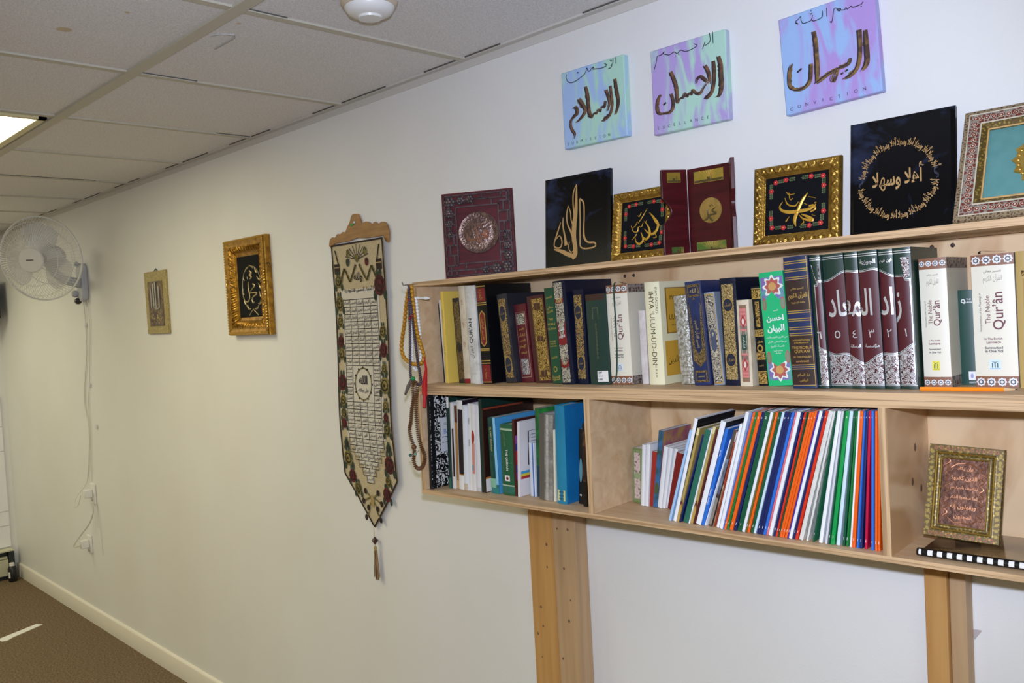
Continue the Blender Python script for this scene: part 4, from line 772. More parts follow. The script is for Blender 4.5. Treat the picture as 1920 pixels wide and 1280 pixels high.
def oval(mb, sp, cz, rz, m, rx=.36, d=.0006, cx=.5, n=20, lob=0, amp=.1):
    P = []
    for i in range(n):
        a = 2*PI*i/n; k = 1+(amp*math.cos(lob*a) if lob else 0); P.append(sp.T(sp.w*(cx+rx*k*math.cos(a)), cz+rz*k*math.sin(a), d))
    mb.add(P, [list(range(n))], m)
def poly(mb, sp, pts, m, d=.0006): mb.add([sp.T(sp.w*x, z, d) for x, z in pts], [list(range(len(pts)))], m)
def rot90(sp, x, z): return x, z
def place(p, zb, sag=None):
    n, xc, w_, h_, lean, d, dep = p[:7]
    th = math.radians(lean); h = h_/math.cos(th) if True else h_; w = w_*math.cos(th)
    if th > 0: loc = S(xc+w_/2-w*math.cos(th), d, zb)+ez*(w*math.sin(th)+SZ*w)
    else: loc = S(xc-w_/2, d, zb)
    loc = loc+ez*.0004
    return loc, Matrix.Rotation(SY, 3, 'Z') @ Matrix.Rotation(th-SZ*0, 3, 'Y'), w, h
def book(name, p, zb, label, cat, cover, deco=None, group=None, sag=.0, pages=page, side=None, hard=True, top_inset=.003, top=None):
    loc, rot, w, h = place(p, zb)
    dep = min(p[6], back_d(p[1])-p[5]-.012)
    t = thing(name, loc, label, cat, group, rot)
    sp = Spine(w, h, sag if sag else min(.0025, w*.06)); sp.dep = dep-.001
    tc = min(.0022, w*.22) if hard else min(.0007, w*.2)
    b = MB(); n = 8
    pr = [(w*i/n, sp.y(w*i/n)) for i in range(n+1)]
    outer = [(0, dep)]+[(x, y) for x, y in pr]+[(w, dep)]
    yi = sp.sag+tc*1.2
    inner = [(w-tc, dep), (w-tc, yi), (tc, yi), (tc, dep)]
    P = outer+inner; N = len(P)
    vs = [(x, y, 0) for x, y in P]+[(x, y, h) for x, y in P]
    fs = [(i, (i+1) % N, N+(i+1) % N, N+i) for i in range(N)]
    b.add(vs, fs, cover)
    # end caps of the U
    no = len(outer)
    k1 = no; k2 = no+1; k3 = no+2; k4 = no+3
    for off in (0, N):
        b.add([vs[i+off] for i in range(N)], [[0, 1, k3, k4] if off else [k4, k3, 1, 0], [no-2, no-1, k1, k2], [1, *range(2, no-1), k2, k3]], cover)
    if side:   # the right-hand cover face has its own print
        b.add([(w+.0002, sp.sag+.001, 0.0005), (w+.0002, dep, 0.0005), (w+.0002, dep, h-.0005), (w+.0002, sp.sag+.001, h-.0005)], [(0, 1, 2, 3)], side)
    if deco: deco(b, sp)
    o = b.build('cover', t, angle=50); fixn2 = None
    ins = top_inset if hard else .0008
    b = MB(); b.box((tc, yi, ins), (w-tc, dep-(.003 if hard else .0005), h-ins), pages); b.build('page_block', t, smooth=False)
    return t, sp
C = {p[0]: p for p in UPPER}; CL = {p[0]: p for p in LOWER}
GU = 'books on the top shelf'; GLo = 'books in the left compartment'; GB = 'booklets in the middle compartment'
def side_ovals(b, sp, gm=gfil, dark=None, zs=(.78, .2), rz=.09):
    dark = dark or paint('#1b2136', .45)
    band(b, sp, .012, sp.h-.012, gm, .1, .82)
    for z in zs: oval(b, sp, sp.h*z, sp.h*rz*1.1, gfoil, .34, .0006, .46); oval(b, sp, sp.h*z, sp.h*rz, dark, .29, .0008, .46); write(b, 'القرآن', gfoil, lambda a, c: sp.T(a, c, .001), sp.w*.46, sp.h*z, sp.w*.4, sp.h*.05)
def vtext(b, sp, s, m, cx, cz, ln_, ht, up_=True, bold=0., fit=False):
    write(b, s, m, lambda a, c: sp.T(a, c, .001), sp.w*cx, sp.h*cz, ln_, ht, PI/2 if up_ else -PI/2, fit, bold)
def htext(b, sp, s, m, cx, cz, wd, ht=None, bold=0., fit=False, d=.001):
    write(b, s, m, lambda a, c: sp.T(a, c, d), sp.w*cx, sp.h*cz, sp.w*wd, ht, 0, fit, bold)
def simple(m): return None
book('thin_book', C['blk'], ZM, 'thin black booklet at the far left end of the top shelf', 'book', paint('#1d1d1f', .5), None, GU, hard=False)
book('thin_book', C['wht'], ZM, 'thin white booklet left of the yellow book on the top shelf', 'book', paint('#e2dfd6', .55), None, GU, hard=False, pages=wpage)
yellow = M('yellow_cover', '#eac75c', .4)
book('book', C['yel'], ZM, 'tall plain yellow book at the left end of the top shelf', 'book', yellow, lambda b, s: (vtext(b, s, 'القرآن الكريم تفسير', paint('#5c4a1c'), .5, .72, .05, s.w*.55), vtext(b, s, 'المجلد الأول', paint('#5c4a1c'), .5, .35, .04, s.w*.5)), GU)
book('book', C['brngold'], ZM, 'brown book with gold filigree spine right of the yellow book', 'book', M('brown_cover', '#2e261f', .5), lambda b, s: (band(b, s, .01, s.h-.01, gfild, .1, .88), oval(b, s, s.h*.42, .014, gfild, .4, .0006), oval(b, s, s.h*.42, .012, paint('#2e261f', .5), .33, .0008)), GU)
creamw = M('worn_cream', '#d9ccb2', .6, hex2='#c2b294', nscale=22, lo=.4, hi=.65)
def d_cream(b, s):
    band(b, s, 0, .012, paint('#8d1d24', .5)); 
    for z in (.83, .6, .4): vtext(b, s, 'الله', paint('#a3443a'), .5, z, .012, s.w*.4)
book('book', C['cream'], ZM, 'worn cream book with a red foot beside the white wrapped book', 'book', creamw, d_cream, GU)
wrap = M('plastic_wrapped_white', '#d8d6cf', .22, hex2='#b9b6ae', nscale=26, lo=.45, hi=.7, bump=.7, bscale=70, coat=.6)
book('book', C['whtwrap'], ZM, 'white book in crinkled plastic lettered QURAN down its spine', 'book', wrap, lambda b, s: (vtext(b, s, 'QUR’AN', paint('#3c3c30'), .42, .54, .062, s.w*.55, True, .01), vtext(b, s, 'القرآن', paint('#3c3c30'), .42, .32, .03, s.w*.5, True)), GU)
blackgloss = M('black_leatherette', '#0d0d11', .4, spec=.3); maroon = M('maroon_cover', '#5a1620', .42); navy = M('navy_cover', '#10152b', .45, spec=.3)
redlab = paint('#7d1a1e', .4)
def d_redblk(b, s):
    for z0, z1 in ((.83, .965), (.02, .19)): band(b, s, s.h*z0, s.h*z1, redlab, .08, .92)
    for z in (.975, .81, .79, .345, .33, .2, .225, .01): band(b, s, s.h*z, s.h*z+.0026, gfoil, .02, .98, .0006)
    poly(b, s, [(.2, s.h*.41), (.5, s.h*.37), (.8, s.h*.41), (.8, s.h*.7), (.5, s.h*.74), (.2, s.h*.7)], gfoil, .0006); poly(b, s, [(.28, s.h*.42), (.5, s.h*.385), (.72, s.h*.42), (.72, s.h*.69), (.5, s.h*.725), (.28, s.h*.69)], redlab, .0009)
    vtext(b, s, 'تفسير الجلالين', gfoil, .5, .555, .055, s.w*.36, False, .02); vtext(b, s, 'الجزء', gfoil, .5, .9, .025, s.w*.4, False); vtext(b, s, 'بيروت', gfoil, .5, .1, .025, s.w*.4, False)
book('book', C['redblk'], ZM, 'tall black book with red labels and gold bands on its spine', 'book', blackgloss, d_redblk, GU)
book('book', C['navygold'], ZM, 'leaning navy book with gold filigree spine right of the tall black book', 'book', M('dark_navy_cover', '#23232c', .5), lambda b, s: side_ovals(b, s), GU)
def d_msil(b, s):
    band(b, s, s.h*.06, s.h*.9, paint('#9a7a68', .4), .1, .9, .0004); band(b, s, s.h*.07, s.h*.895, maroon, .14, .86, .0006)
    band(b, s, s.h*.74, s.h*.88, sfilb, .18, .82, .0009)
    for i in range(5): htext(b, s, ['تفسير', 'القرآن', 'العظيم', 'للإمام', 'الحافظ'][i], gfoil, .5, .68-i*.075, .5, .011, .02)
    band(b, s, s.h*.1, s.h*.3, sfil, .2, .8, .0009)
book('book', C['maroonsil'], ZM, 'short leaning maroon book with a silver square atop its spine', 'book', maroon, d_msil, GU)
def d_mgold(b, s):
    band(b, s, s.h*.02, s.h*.965, paint('#6b5530', .4, .3), .28, .97); band(b, s, s.h*.025, s.h*.96, gfilg, .33, .93, .0006)
    for z, r in ((.87, .1), (.5, .07), (.1, .1)): poly(b, s, [(.45, s.h*(z-r*.4)), (.8, s.h*(z-r*.4)), (.8, s.h*(z+r*.4)), (.45, s.h*(z+r*.4))], paint('#4a2a1c'), .0009)
    for i in range(3): htext(b, s, '|||', gfoil, .62, .3-.035*i, .28, .012, d=.0012)
book('book', C['maroongold'], ZM, 'thick maroon book with a wide gold panelled spine, leaning left', 'book', M('maroon_leather', '#45171d', .5), d_mgold, GU)
grn = M('green_cover', '#17492f', .4)
def d_green(b, s):
    for z, tx, wd in ((.9, 'تفسير', .7), (.79, 'معاني', .7), (.755, 'القرآن', .6), (.67, 'THE', .5), (.62, 'NOBLE', .8), (.57, 'QUR’AN', .85), (.44, 'IN THE', .6), (.415, 'ENGLISH', .6), (.39, 'LANGUAGE', .7), (.27, 'الكريم', .6), (.07, 'المدينة', .8), (.045, 'المنورة', .8)): htext(b, s, tx, M('dull_gold', '#a6954a', .45, .3), .5, z, wd, .011, .03)
    oval(b, s, s.h*.15, .007, M('dull_gold', '#a6954a', .45, .3), .2); oval(b, s, s.h*.15, .004, grn, .12, .0009)
book('book', C['green'], ZM, 'green book lettered THE NOBLE QURAN, left of the tall silver-spined navy book', 'book', grn, d_green, GU)
silverred = paint('#7d1420', .4)
def d_orn(b, s):
    band(b, s, .004, s.h-.004, sfilb, .06, .75)
    for z0, z1 in ((.79, .83), (.39, .6), (.17, .24)): poly(b, s, [(.06, s.h*z0), (.4, s.h*(z0-.015)), (.75, s.h*z0), (.75, s.h*z1), (.4, s.h*(z1+.015)), (.06, s.h*z1)], silverred, .0006)
    htext(b, s, 'القرآن', wht, .4, .53, .5, .02, .03); htext(b, s, 'الكريم', wht, .4, .46, .5, .02, .03); htext(b, s, 'الله', gfoil, .4, .81, .5, .012, .03); htext(b, s, 'جزء', gfoil, .4, .2, .4, .012)
book('book', C['ornate'], ZM, 'tall navy book with a silver and red ornate spine', 'book', navy, d_orn, GU)
book('book', C['navy2'], ZM, 'navy book with gold filigree spine just left of the dark green one', 'book', navy, lambda b, s: side_ovals(b, s, gfil, None, (.76, .22), .075), GU)
def d_dkg(b, s):
    band(b, s, s.h*.93, s.h, paint('#3a2018', .6)); f = M('faint_gold', '#5d6142', .5)
    for x in (.35, .62): band(b, s, s.h*.72, s.h*.85, f, x, x+.03)
    band(b, s, s.h*.84, s.h*.85, f, .35, .65)
    for i in range(9): htext(b, s, 'و', f, .5, .66-i*.045, .12, .008)
    poly(b, s, [(.42, .006), (.95, .006), (.95, .03), (.42, .03)], wht, .0007)
    for i, tx in enumerate(('297', 'NC 122', '1990')): htext(b, s, tx, inkd, .57, (.026-.0075*i)/s.h, .22, .005, .02)
book('book', C['dkgreen'], ZM, 'thick dark green book with a white shelf sticker on its spine', 'book', M('dark_green_cover', '#14342c', .5), d_dkg, GU)
def rosettes(b, s, z0, z1, base='#86583f', col='#dcdcdc', n=3):
    band(b, s, z0, z1, paint(base, .5)); r = min((z1-z0)*.38, s.w/n*.42)
    for i in range(n):
        cx = (i+.5)/n
        oval(b, s, (z0+z1)/2, r, paint(col, .5), r/s.w, .0006, cx, 32, 8, .14); oval(b, s, (z0+z1)/2, r*.62, paint('#4a4a50', .5), r*.62/s.w, .0008, cx, 24, 8, .12); oval(b, s, (z0+z1)/2, r*.34, paint(col, .5), r*.34/s.w, .001, cx, 16)
ivory = M('ivory_cover', '#e2dcc9', .42)
def d_quran(logo, n=4):
    def f(b, s):
        rosettes(b, s, s.h*.915, s.h, n=n); rosettes(b, s, 0, s.h*.085, n=n)
        htext(b, s, 'تفسير معاني', inkd, .5, .87, .42, .006); htext(b, s, 'القرآن الكريم', paint('#8a8078'), .5, .815, .44, .014, 0, True)
        vtext(b, s, 'Qur’ân', inkm, .62, .575, .068, s.w*.3, True, .008); vtext(b, s, 'The Noble', inkm, .36, .585, .046, s.w*.15)
        vtext(b, s, 'Interpretation of the Meanings of', paint('#55504c'), .19, .57, .07, s.w*.07)
        for z, tx, c_ in ((.365, 'In The English', inkm), (.34, 'Language', inkm), (.3, 'Summarized', inkd), (.275, 'In One Vol', inkd)): htext(b, s, tx, c_, .47, z, .42, .0055, .02)
        poly(b, s, [(.34, s.h*.135), (.62, s.h*.135), (.62, s.h*.21), (.34, s.h*.21)], paint(logo, .5), .0005)
        L = paint('#3d5c4a', .5)
        for z0, z1 in ((.915, 1), (0, .085)): b.add([(s.w+.0006, s.sag+.001, s.h*z0), (s.w+.0006, s.dep, s.h*z0), (s.w+.0006, s.dep, s.h*z1), (s.w+.0006, s.sag+.001, s.h*z1)], [(0, 1, 2, 3)], M('rosette_band', '#4a302a', .5, hex2='#8a8078', nscale=150, kind='voronoi', lo=.3, hi=.5))
        for x in (.42, .48, .54): band(b, s, s.h*.15, s.h*.185, L, x-.015, x+.01, .0008)
        poly(b, s, [(.38, s.h*.2), (.48, s.h*.185), (.58, s.h*.2), (.48, s.h*.192)], L, .0009); htext(b, s, 'DARUSSALAM', L, .48, .143, .24, .003)
    return f
qside = M('ivory_side', '#d2ccba', .45)
def ribbon(t, pts, m, wd=.005):
    b = MB(); P = smoothline(pts, 6); vs = []
    for p in P: vs += [(p[0]-wd/2, p[1], p[2]), (p[0]+wd/2, p[1]-.001, p[2])]
    n = len(P); b.add(vs, [(2*i, 2*i+1, 2*i+3, 2*i+2) for i in range(n-1)], m); b.build('bookmark_ribbon', t)
ribg = paint('#16403c', .5)
t, s = book('book', C['quran0'], ZM, 'cream book with maroon lettering and a dark green ribbon hanging over its spine', 'book', ivory, d_quran('#dfe6ef'), GU, side=qside)
ribbon(t, [(s.w*.55, .04, s.h+.001), (s.w*.52, .004, s.h+.006), (s.w*.5, -.006, s.h*.95), (s.w*.5, -.007, s.h*.6), (s.w*.46, -.007, s.h*.3), (s.w*.38, -.009, s.h*.08), (s.w*.2, -.014, .006), (-.006, -.03, .0015), (-.02, -.045, .001)], ribg)
book('book', C['plastic'], ZM, 'small book in cloudy plastic between the two tall cream-spined books', 'book', M('cloudy_plastic', '#d9d2cf', .25, hex2='#c4b6b4', nscale=30, lo=.4, hi=.7, bump=.6, bscale=80, coat=.5), None, GU)
pale = M('pale_yellow_cover', '#e8e2b8', .28, hex2='#e6e1c9', nscale=2, lo=.4, hi=.6); ochre = M('ochre_panel', '#d0a13c', .4)
def d_ihya(b, s):
    vtext(b, s, "IHYA ‘ULUM-UD-DIN", paint('#4a3c1e'), .48, .55, .155, s.w*.32, False, 0.); vtext(b, s, 'IMAM GAZZALI’S', paint('#4a3c1e'), .8, .82, .055, s.w*.16, False); vtext(b, s, 'Vol. III & IV', paint('#4a3c1e'), .55, .14, .03, s.w*.14, False)
    x = s.w+.0005; D = lambda a, c: (x+.0003, a, c)     # front cover, seen on the right
    def q(a0, a1, c0, c1, m, o=0.): b.add([(x+o, a0, c0), (x+o, a1, c0), (x+o, a1, c1), (x+o, a0, c1)], [(0, 1, 2, 3)], m)
    q(.022, .14, s.h*.49, s.h*.94, paint('#8d6a26', .4)); q(.026, .136, s.h*.5, s.h*.93, ochre, .0003); q(.012, .15, s.h*.08, s.h*.42, ochre)
    for tx, ya, z, wd, ht in (('IMAM GAZZALI’S', .085, .84, .095, .012), ('ULUM-UD-DIN', .085, .65, .105, .018), ('THE BOOK OF RELIGIOUS LEARNINGS', .085, .57, .09, .005)): write(b, tx, paint('#3c2c12'), lambda a, c: (x+.0009, a, c), ya, s.h*z, wd, ht)
    write(b, 'إحياء علوم الدين', paint('#3c2c12'), lambda a, c: (x+.0009, a, c), .08, s.h*.22, .12, .034)
book('book', C['ihya'], ZM, 'pale yellow book lettered IHYA ULUM-UD-DIN with an ochre panelled cover', 'book', pale, d_ihya, GU, sag=.003)
book('book', C['glitter'], ZM, 'short book wrapped in glittering silver paper on the top shelf', 'book', M('glitter_wrap', '#c9c8c2', .28, .45, hex2='#8d8878', nscale=150, lo=.4, hi=.62, bump=.9, bscale=190), None, GU)
def d_blueorn(b, s):
    band(b, s, .006, s.h-.006, paint('#6b5c3a', .4, .3), .06, .94); band(b, s, .008, s.h-.008, paint('#1b2a55', .4), .09, .91, .0005)
    for z0, z1 in ((.85, .965), (.03, .14)):
        band(b, s, s.h*z0, s.h*z1, gfild, .14, .86, .0008); band(b, s, s.h*(z0+.02), s.h*(z1-.02), paint('#1b2448', .4), .22, .78, .001)
    htext(b, s, 'الله', M('dull_gold2', '#a89866', .4, .3), .5, .908, .4, .014, .02, d=.0013); htext(b, s, 'محمد', M('dull_gold2', '#a89866', .4, .3), .5, .085, .4, .012, .02, d=.0013)
    poly(b, s, [(.12, s.h*.24), (.5, s.h*.17), (.88, s.h*.24), (.88, s.h*.77), (.5, s.h*.845), (.12, s.h*.77)], gfild, .0008)
    poly(b, s, [(.28, s.h*.36), (.5, s.h*.3), (.72, s.h*.36), (.72, s.h*.62), (.5, s.h*.68), (.28, s.h*.62)], paint('#1b2448', .4), .001)
    vtext(b, s, 'تفسير القرآن العظيم', M('dull_gold2', '#a89866', .4, .3), .5, .49, .055, s.w*.3, False, .02, True)
book('book', C['blueorn'], ZM, 'royal blue leaning book with a gold medallion panel down its spine', 'book', M('royal_blue_cover', '#1c2c5c', .42), d_blueorn, GU)
def d_sg(b, s):
    band(b, s, .003, s.h-.003, gfoil, .02, .9); band(b, s, .006, s.h-.006, sfilb, .08, .84, .0006); poly(b, s, [(.1, s.h*.6), (.82, s.h*.6), (.82, s.h*.82), (.1, s.h*.82)], M('grey_silver', '#9a9fb0', .35, .4), .0008)
    poly(b, s, [(.2, s.h*.4), (.46, s.h*.35), (.72, s.h*.4), (.72, s.h*.56), (.46, s.h*.61), (.2, s.h*.56)], paint('#4a5166', .4), .0009)
book('book', C['silgold'], ZM, 'slim silver and gold spined book in plastic, right of the royal blue book', 'book', M('grey_plastic', '#8d97a5', .25, coat=.5), d_sg, GU)
book('book', C['navygold3'], ZM, 'wide gold filigree spine with two dark ovals, left of the small pink book', 'book', navy, lambda b, s: side_ovals(b, s, M('gold_filigree_pale', '#54472c', .4, .2, hex2='#c8ac70', nscale=125, kind='contour', lo=.3, hi=.7, detail=2, dist=.6), None, (.75, .24), .06), GU)
def d_pink(b, s):
    band(b, s, s.h*.05, s.h*.94, paint('#8a6a52', .5), .2, .8); pk = paint('#cf8079', .5); tl = paint('#a9c2a9', .5); rr = paint('#a03a3c', .5)
    for z0, z1, m in ((.1, .9, pk), (.38, .64, tl), (.3, .36, paint('#9fa79a')), (.66, .7, paint('#9fa79a'))): band(b, s, s.h*z0, s.h*z1, m, .24, .76, .0006)
    for z in (.86, .82, .13, .17): htext(b, s, '❀❀' if False else '***', rr, .5, z, .45, .012)
    for z in (.75, .25): oval(b, s, s.h*z, .011, rr, .2, .0009, .5, 16, 4, .2); oval(b, s, s.h*z, .006, paint('#e3cfc0'), .1, .0011)
    poly(b, s, [(.3, s.h*.42), (.7, s.h*.42), (.7, s.h*.6), (.3, s.h*.6)], paint('#2f4a3a'), .0009); vtext(b, s, 'قرآن كريم', wht, .5, .51, .025, s.w*.28, False)
book('book', C['pink'], ZM, 'small worn cream book with a pink and mint patterned spine', 'book', M('soiled_cream', '#d6c8ae', .6, hex2='#b9a98c', nscale=30, lo=.45, hi=.7), d_pink, GU)
def d_bg(b, s):
    for z0, z1 in ((.88, .97), (.5, .55), (.265, .32), (.03, .13)): band(b, s, s.h*z0, s.h*z1, gfilg, 0, 1)
    for z in (.975, .875, .555, .495, .325, .26, .135, .02): band(b, s, s.h*z, s.h*z+.0016, gfoil, 0, 1, .0006)
    band(b, s, s.h*.59, s.h*.85, gfilg, .3, .75, .0006); htext(b, s, 'القرآن', gfoil, .55, .44, .6, .014, .03); oval(b, s, s.h*.375, .0075, gfoil, .34); oval(b, s, s.h*.375, .0045, blackgloss, .2, .0009); htext(b, s, 'الكريم', gfoil, .5, .2, .5, .012)
book('book', C['blkgold'], ZM, 'slim black book with gold bands, left of the bright green book', 'book', blackgloss, d_bg, GU)
brg = M('emerald_cover', '#21b573', .4)
def d_brg(b, s):
    pal = M('mosaic_print', '#5a9a9a', .5, hex2='#7d6aa8', nscale=90, kind='voronoi', lo=.2, hi=.6); rd = paint('#b25a52', .5); wh = paint('#dfe6dc', .5)
    for z0, z1, zr in ((.74, .955, .87), (.05, .235, .14)):
        band(b, s, s.h*z0, s.h*z1, pal, .06, .97); oval(b, s, s.h*zr, .019, wh, .36, .0006, .55, 40, 8, .2); oval(b, s, s.h*zr, .015, rd, .28, .0008, .55, 32, 8, .18); oval(b, s, s.h*zr, .008, paint('#c99a5c'), .16, .001, .55)
    poly(b, s, [(.04, s.h*.24), (.5, s.h*.17), (.97, s.h*.24), (.97, s.h*.74), (.75, s.h*.76), (.5, s.h*.83), (.25, s.h*.76), (.04, s.h*.74)], brg, .0012)
    for x in (.16, .92):
        for z in (.72, .25): oval(b, s, s.h*z, .012, rd, .09, .0015, x); oval(b, s, s.h*z, .009, paint('#7a8a70'), .06, .0017, x)
    htext(b, s, 'تفسير', wht, .62, .66, .2, .01, .02, d=.002); htext(b, s, 'احسن', wht, .55, .59, .7, .026, .035, d=.002); htext(b, s, 'البيان', wht, .55, .5, .7, .026, .035, d=.002)
    for z, tx, wd in ((.425, 'من القرآن الكريم بالأردو', .85), (.385, 'ترجمة معاني القرآن', .75), (.345, 'فضيلة الشيخ', .55), (.305, 'صلاح الدين', .4), (.285, 'يوسف', .25)): htext(b, s, tx, wht, .55, z, wd, .009, 0, d=.002)
book('book', C['brgreen'], ZM, 'bright emerald green book with white script and floral ends', 'book', brg, d_brg, GU)
brn2 = paint('#33201c', .45); nb = paint('#1d2950', .42)
def d_nm(b, s):
    band(b, s, s.h*.59, s.h*.82, brn2); band(b, s, s.h*.18, s.h*.4, brn2); band(b, s, s.h*.03, s.h*.14, brn2)
    for z in (.96, .945, .9, .885, .84, .825, .585, .57, .525, .51, .46, .445, .415, .4, .175, .16, .145, .02): band(b, s, s.h*z, s.h*z+.0015, gfoil, .03, .97, .0006)
    band(b, s, .002, s.h-.002, gfoil, .93, .95, .0004)
    htext(b, s, 'تفسير معاني', gfoil, .5, .755, .55, .008, .02); htext(b, s, 'القرآن الكريم', gfoil, .5, .7, .78, .014, .02, True); htext(b, s, 'باللغة الإنجليزية', gfoil, .5, .65, .55, .007, .02)
    for z, tx, wd in ((.365, 'INTERPRETATION', .68), (.345, 'of the Meanings of', .6), (.31, 'THE NOBLE', .8), (.28, 'QUR’AN', .62), (.24, 'IN THE ENGLISH', .72), (.205, 'LANGUAGE', .52)): htext(b, s, tx, gfoil, .5, z, wd, .009, .02)
    htext(b, s, 'دار السلام', gfoil, .5, .1, .5, .01, .02); htext(b, s, 'الرياض', gfoil, .5, .06, .35, .007, .02)
book('book', C['navymar'], ZM, 'tall navy and dark brown book with gold bands, lettered THE NOBLE QURAN', 'book', nb, d_nm, GU)
# the matching six-volume set
setg = M('set_green', '#173328', .42); setr = M('set_maroon', '#4c121c', .42)
vols = ['v6', 'v5', 'v4', 'v3', 'v2', 'v1']
xs0 = C['v6'][1]-C['v6'][2]/2; xs1 = C['v1'][1]+C['v1'][2]/2
def top_curve(u):    # height of the maroon field's top edge across the set
    q = abs(u-.5)*2; return .87-.085*q+.018*math.cos(6*PI*u)*(1-q*.5)+(-.03 if q > .85 else 0)
def bot_curve(u):
    q = abs(u-.5)*2; return .2+.11*q+.016*math.cos(6*PI*u)
TITLE = glyphs('زاد المعاد', .015)
def d_vol(k):
    p = C[vols[k]]
    def f(b, s):
        x0 = p[1]-p[2]/2; n = 8
        def U(i): return (x0+p[2]*i/n-xs0)/(xs1-xs0)
        def strip(za, zb_, m, d):
            vs = []
            for i in range(n+1): vs += [s.T(s.w*i/n, s.h*za(U(i)), d), s.T(s.w*i/n, s.h*zb_(U(i)), d)]
            b.add(vs, [(2*i, 2*i+2, 2*i+3, 2*i+1) for i in range(n)], m)
        strip(lambda u: .035, lambda u: bot_curve(u)-.012, sfil, .0003)
        strip(lambda u: bot_curve(u)-.012, lambda u: bot_curve(u)-.006, sfoil, .0004); strip(lambda u: bot_curve(u), lambda u: top_curve(u), setr, .0004)
        strip(lambda u: bot_curve(u)-.001, lambda u: bot_curve(u)+.004, sfoil, .0006); strip(lambda u: top_curve(u)-.004, lambda u: top_curve(u)+.002, sfoil, .0006); strip(lambda u: top_curve(u)+.008, lambda u: top_curve(u)+.011, sfoil, .0006)
        for z in (.975, .96, .03, .02): band(b, s, s.h*z, s.h*z+.0014, sfoil, 0, 1, .0006)
        if k in (0, 5):
            u0, u1 = (.55, .62) if k == 0 else (.8, .9)
            band(b, s, s.h*.1, s.h*.78, sfoil, .35 if k == 0 else .88, .42 if k == 0 else .93, .0007); poly(b, s, [(.1 if k == 0 else .4, s.h*.93), (.9, s.h*.93), (.9, s.h*.8), (.6, s.h*.78)], sfil, .0007)
            band(b, s, s.h*.03, s.h*.8, setg if k == 5 else setg, 0 if k == 0 else .93, .3 if k == 0 else 1, .0007)
        htext(b, s, '١٢٣٤٥٦'[5-k], sfoil, .5, .4, .6, .0135, .03 if k == 0 else 0.)
        # this spine's share of the title that runs across all six
        vs, fs, W, Ht = TITLE; sc = (xs1-xs0)*.74/W; ccx = (xs0+xs1)/2+.003
        keep = []
        for fc in fs:
            P = [vs[i] for i in fc]; mx = sum(q[0] for q in P)/len(P)*sc+ccx
            if x0 <= mx < x0+p[2]: keep.append(fc)
        zsc = .062/Ht
        if keep: b.add([s.T(min(max((vx*sc+ccx-x0)/p[2], .0), 1.)*s.w, s.h*.6+vy*zsc, .001) for vx, vy in vs], keep, sfoil)
        if k in (2, 3): htext(b, s, 'الرسالة' if k == 2 else 'مؤسسة', sfoil, .5, .31, .8, .008, .03)
        if k in (3, 4): htext(b, s, 'الجوزية' if k == 3 else 'ابن قيم', sfoil, .5, .915, .85, .01, .03)
    return f
names6 = ['six', 'five', 'four', 'three', 'two', 'one']
for k, v in enumerate(vols):
    if k == 0:   # a western-looking six in the photograph's Arabic numerals
        pass
    lab = 'green and maroon volume numbered %s of the matching silver-lettered set, %s' % (names6[k], ['leftmost of the six', 'widest of the six', 'third from its left end', 'fourth from its left end', 'next to its right end', 'at its right end'][k])
    book('book', C[v], ZM, lab, 'book', setg, d_vol(k), 'six-volume set', sag=.0022)
t, s = book('book', C['q1'], ZM, 'thick cream book with maroon lettering and a yellow emblem, left of the slim green book', 'book', ivory, d_quran('#e6d94a'), GU, side=qside)
def d_gthin(b, s):
    htext(b, s, 'Q', wht, .35, .88, .3, .014, .03); htext(b, s, 'THE', wht, .72, .9, .3, .005); htext(b, s, 'URAN', wht, .72, .87, .4, .006, .02); poly(b, s, [(.5, s.h*.05), (.95, s.h*.05), (.95, s.h*.14), (.5, s.h*.14)], wht, .0006); oval(b, s, s.h*.095, .004, paint('#9a9ac0'), .1, .0009, .72); htext(b, s, 'ISLAM', wht, .72, .025, .4, .004)
book('book', C['gthin'], ZM, 'short slim dark green book between two thick cream books', 'book', M('bottle_green', '#1c4238', .45), d_gthin, GU)
t, s = book('book', C['q2'], ZM, 'thick cream book with maroon lettering and a blue emblem, behind the pencil tip', 'book', ivory, d_quran('#cfe0f2', 4), GU, side=qside)
ribbon(t, [(s.w*.15, .02, s.h+.002), (s.w*.25, .002, s.h+.006), (s.w*.55, -.002, s.h+.004), (s.w*.8, .01, s.h+.003)], dk, .004)
book('book', C['edge'], ZM, 'plain olive-gold book at the right edge of the picture', 'book', M('olive_gold_cover', '#b3975a', .45), lambda b, s: (band(b, s, s.h*.82, s.h*.86, gfilg, .3, .9), band(b, s, s.h*.06, s.h*.8, paint('#a3843f', .45), .35, .95)), GU)
# bookmark ends and pencil
for x, d, c_, lab in [(.575, .028, '#8dc63f', 'lime green ribbon end poking out below the white wrapped book'), (.72, .05, '#c9a53a', 'yellow ribbon end lying below the short maroon book'), (.775, .04, '#c98a2a', 'orange ribbon end lying below the thick maroon book')]:
    b = MB(); p = [S(x+.014, d+.018, ZM+.0012), S(x, d, ZM+.0012), S(x-.022, d-.014, ZM+.0012)]
    vs = []
    for k, q in enumerate(p): vs += [q+Vector((0, -.003, 0)), q+Vector((.002, .003, .0006))]
    b.add(vs, [(0, 1, 3, 2), (2, 3, 5, 4)], paint(c_, .6)); tag(b.build('ribbon_end'), lab, 'ribbon', 'ribbon ends on the top shelf')
p0, p1 = S(1.648, .028, ZM+.0042), S(1.79, .036, ZM+.0042)
dv_ = (p1-p0).normalized()
t = thing('pencil', p0, 'orange pencil lying on the shelf in front of the cream books', 'pencil')
Q = dv_.to_track_quat('Z', 'Y').to_matrix().to_4x4()
b = MB(); b.lathe([(.0037, 0), (.0037, .121)], M('pencil_orange', '#f08a12', .35), 6, Q); b.build('shaft', t, smooth=False)
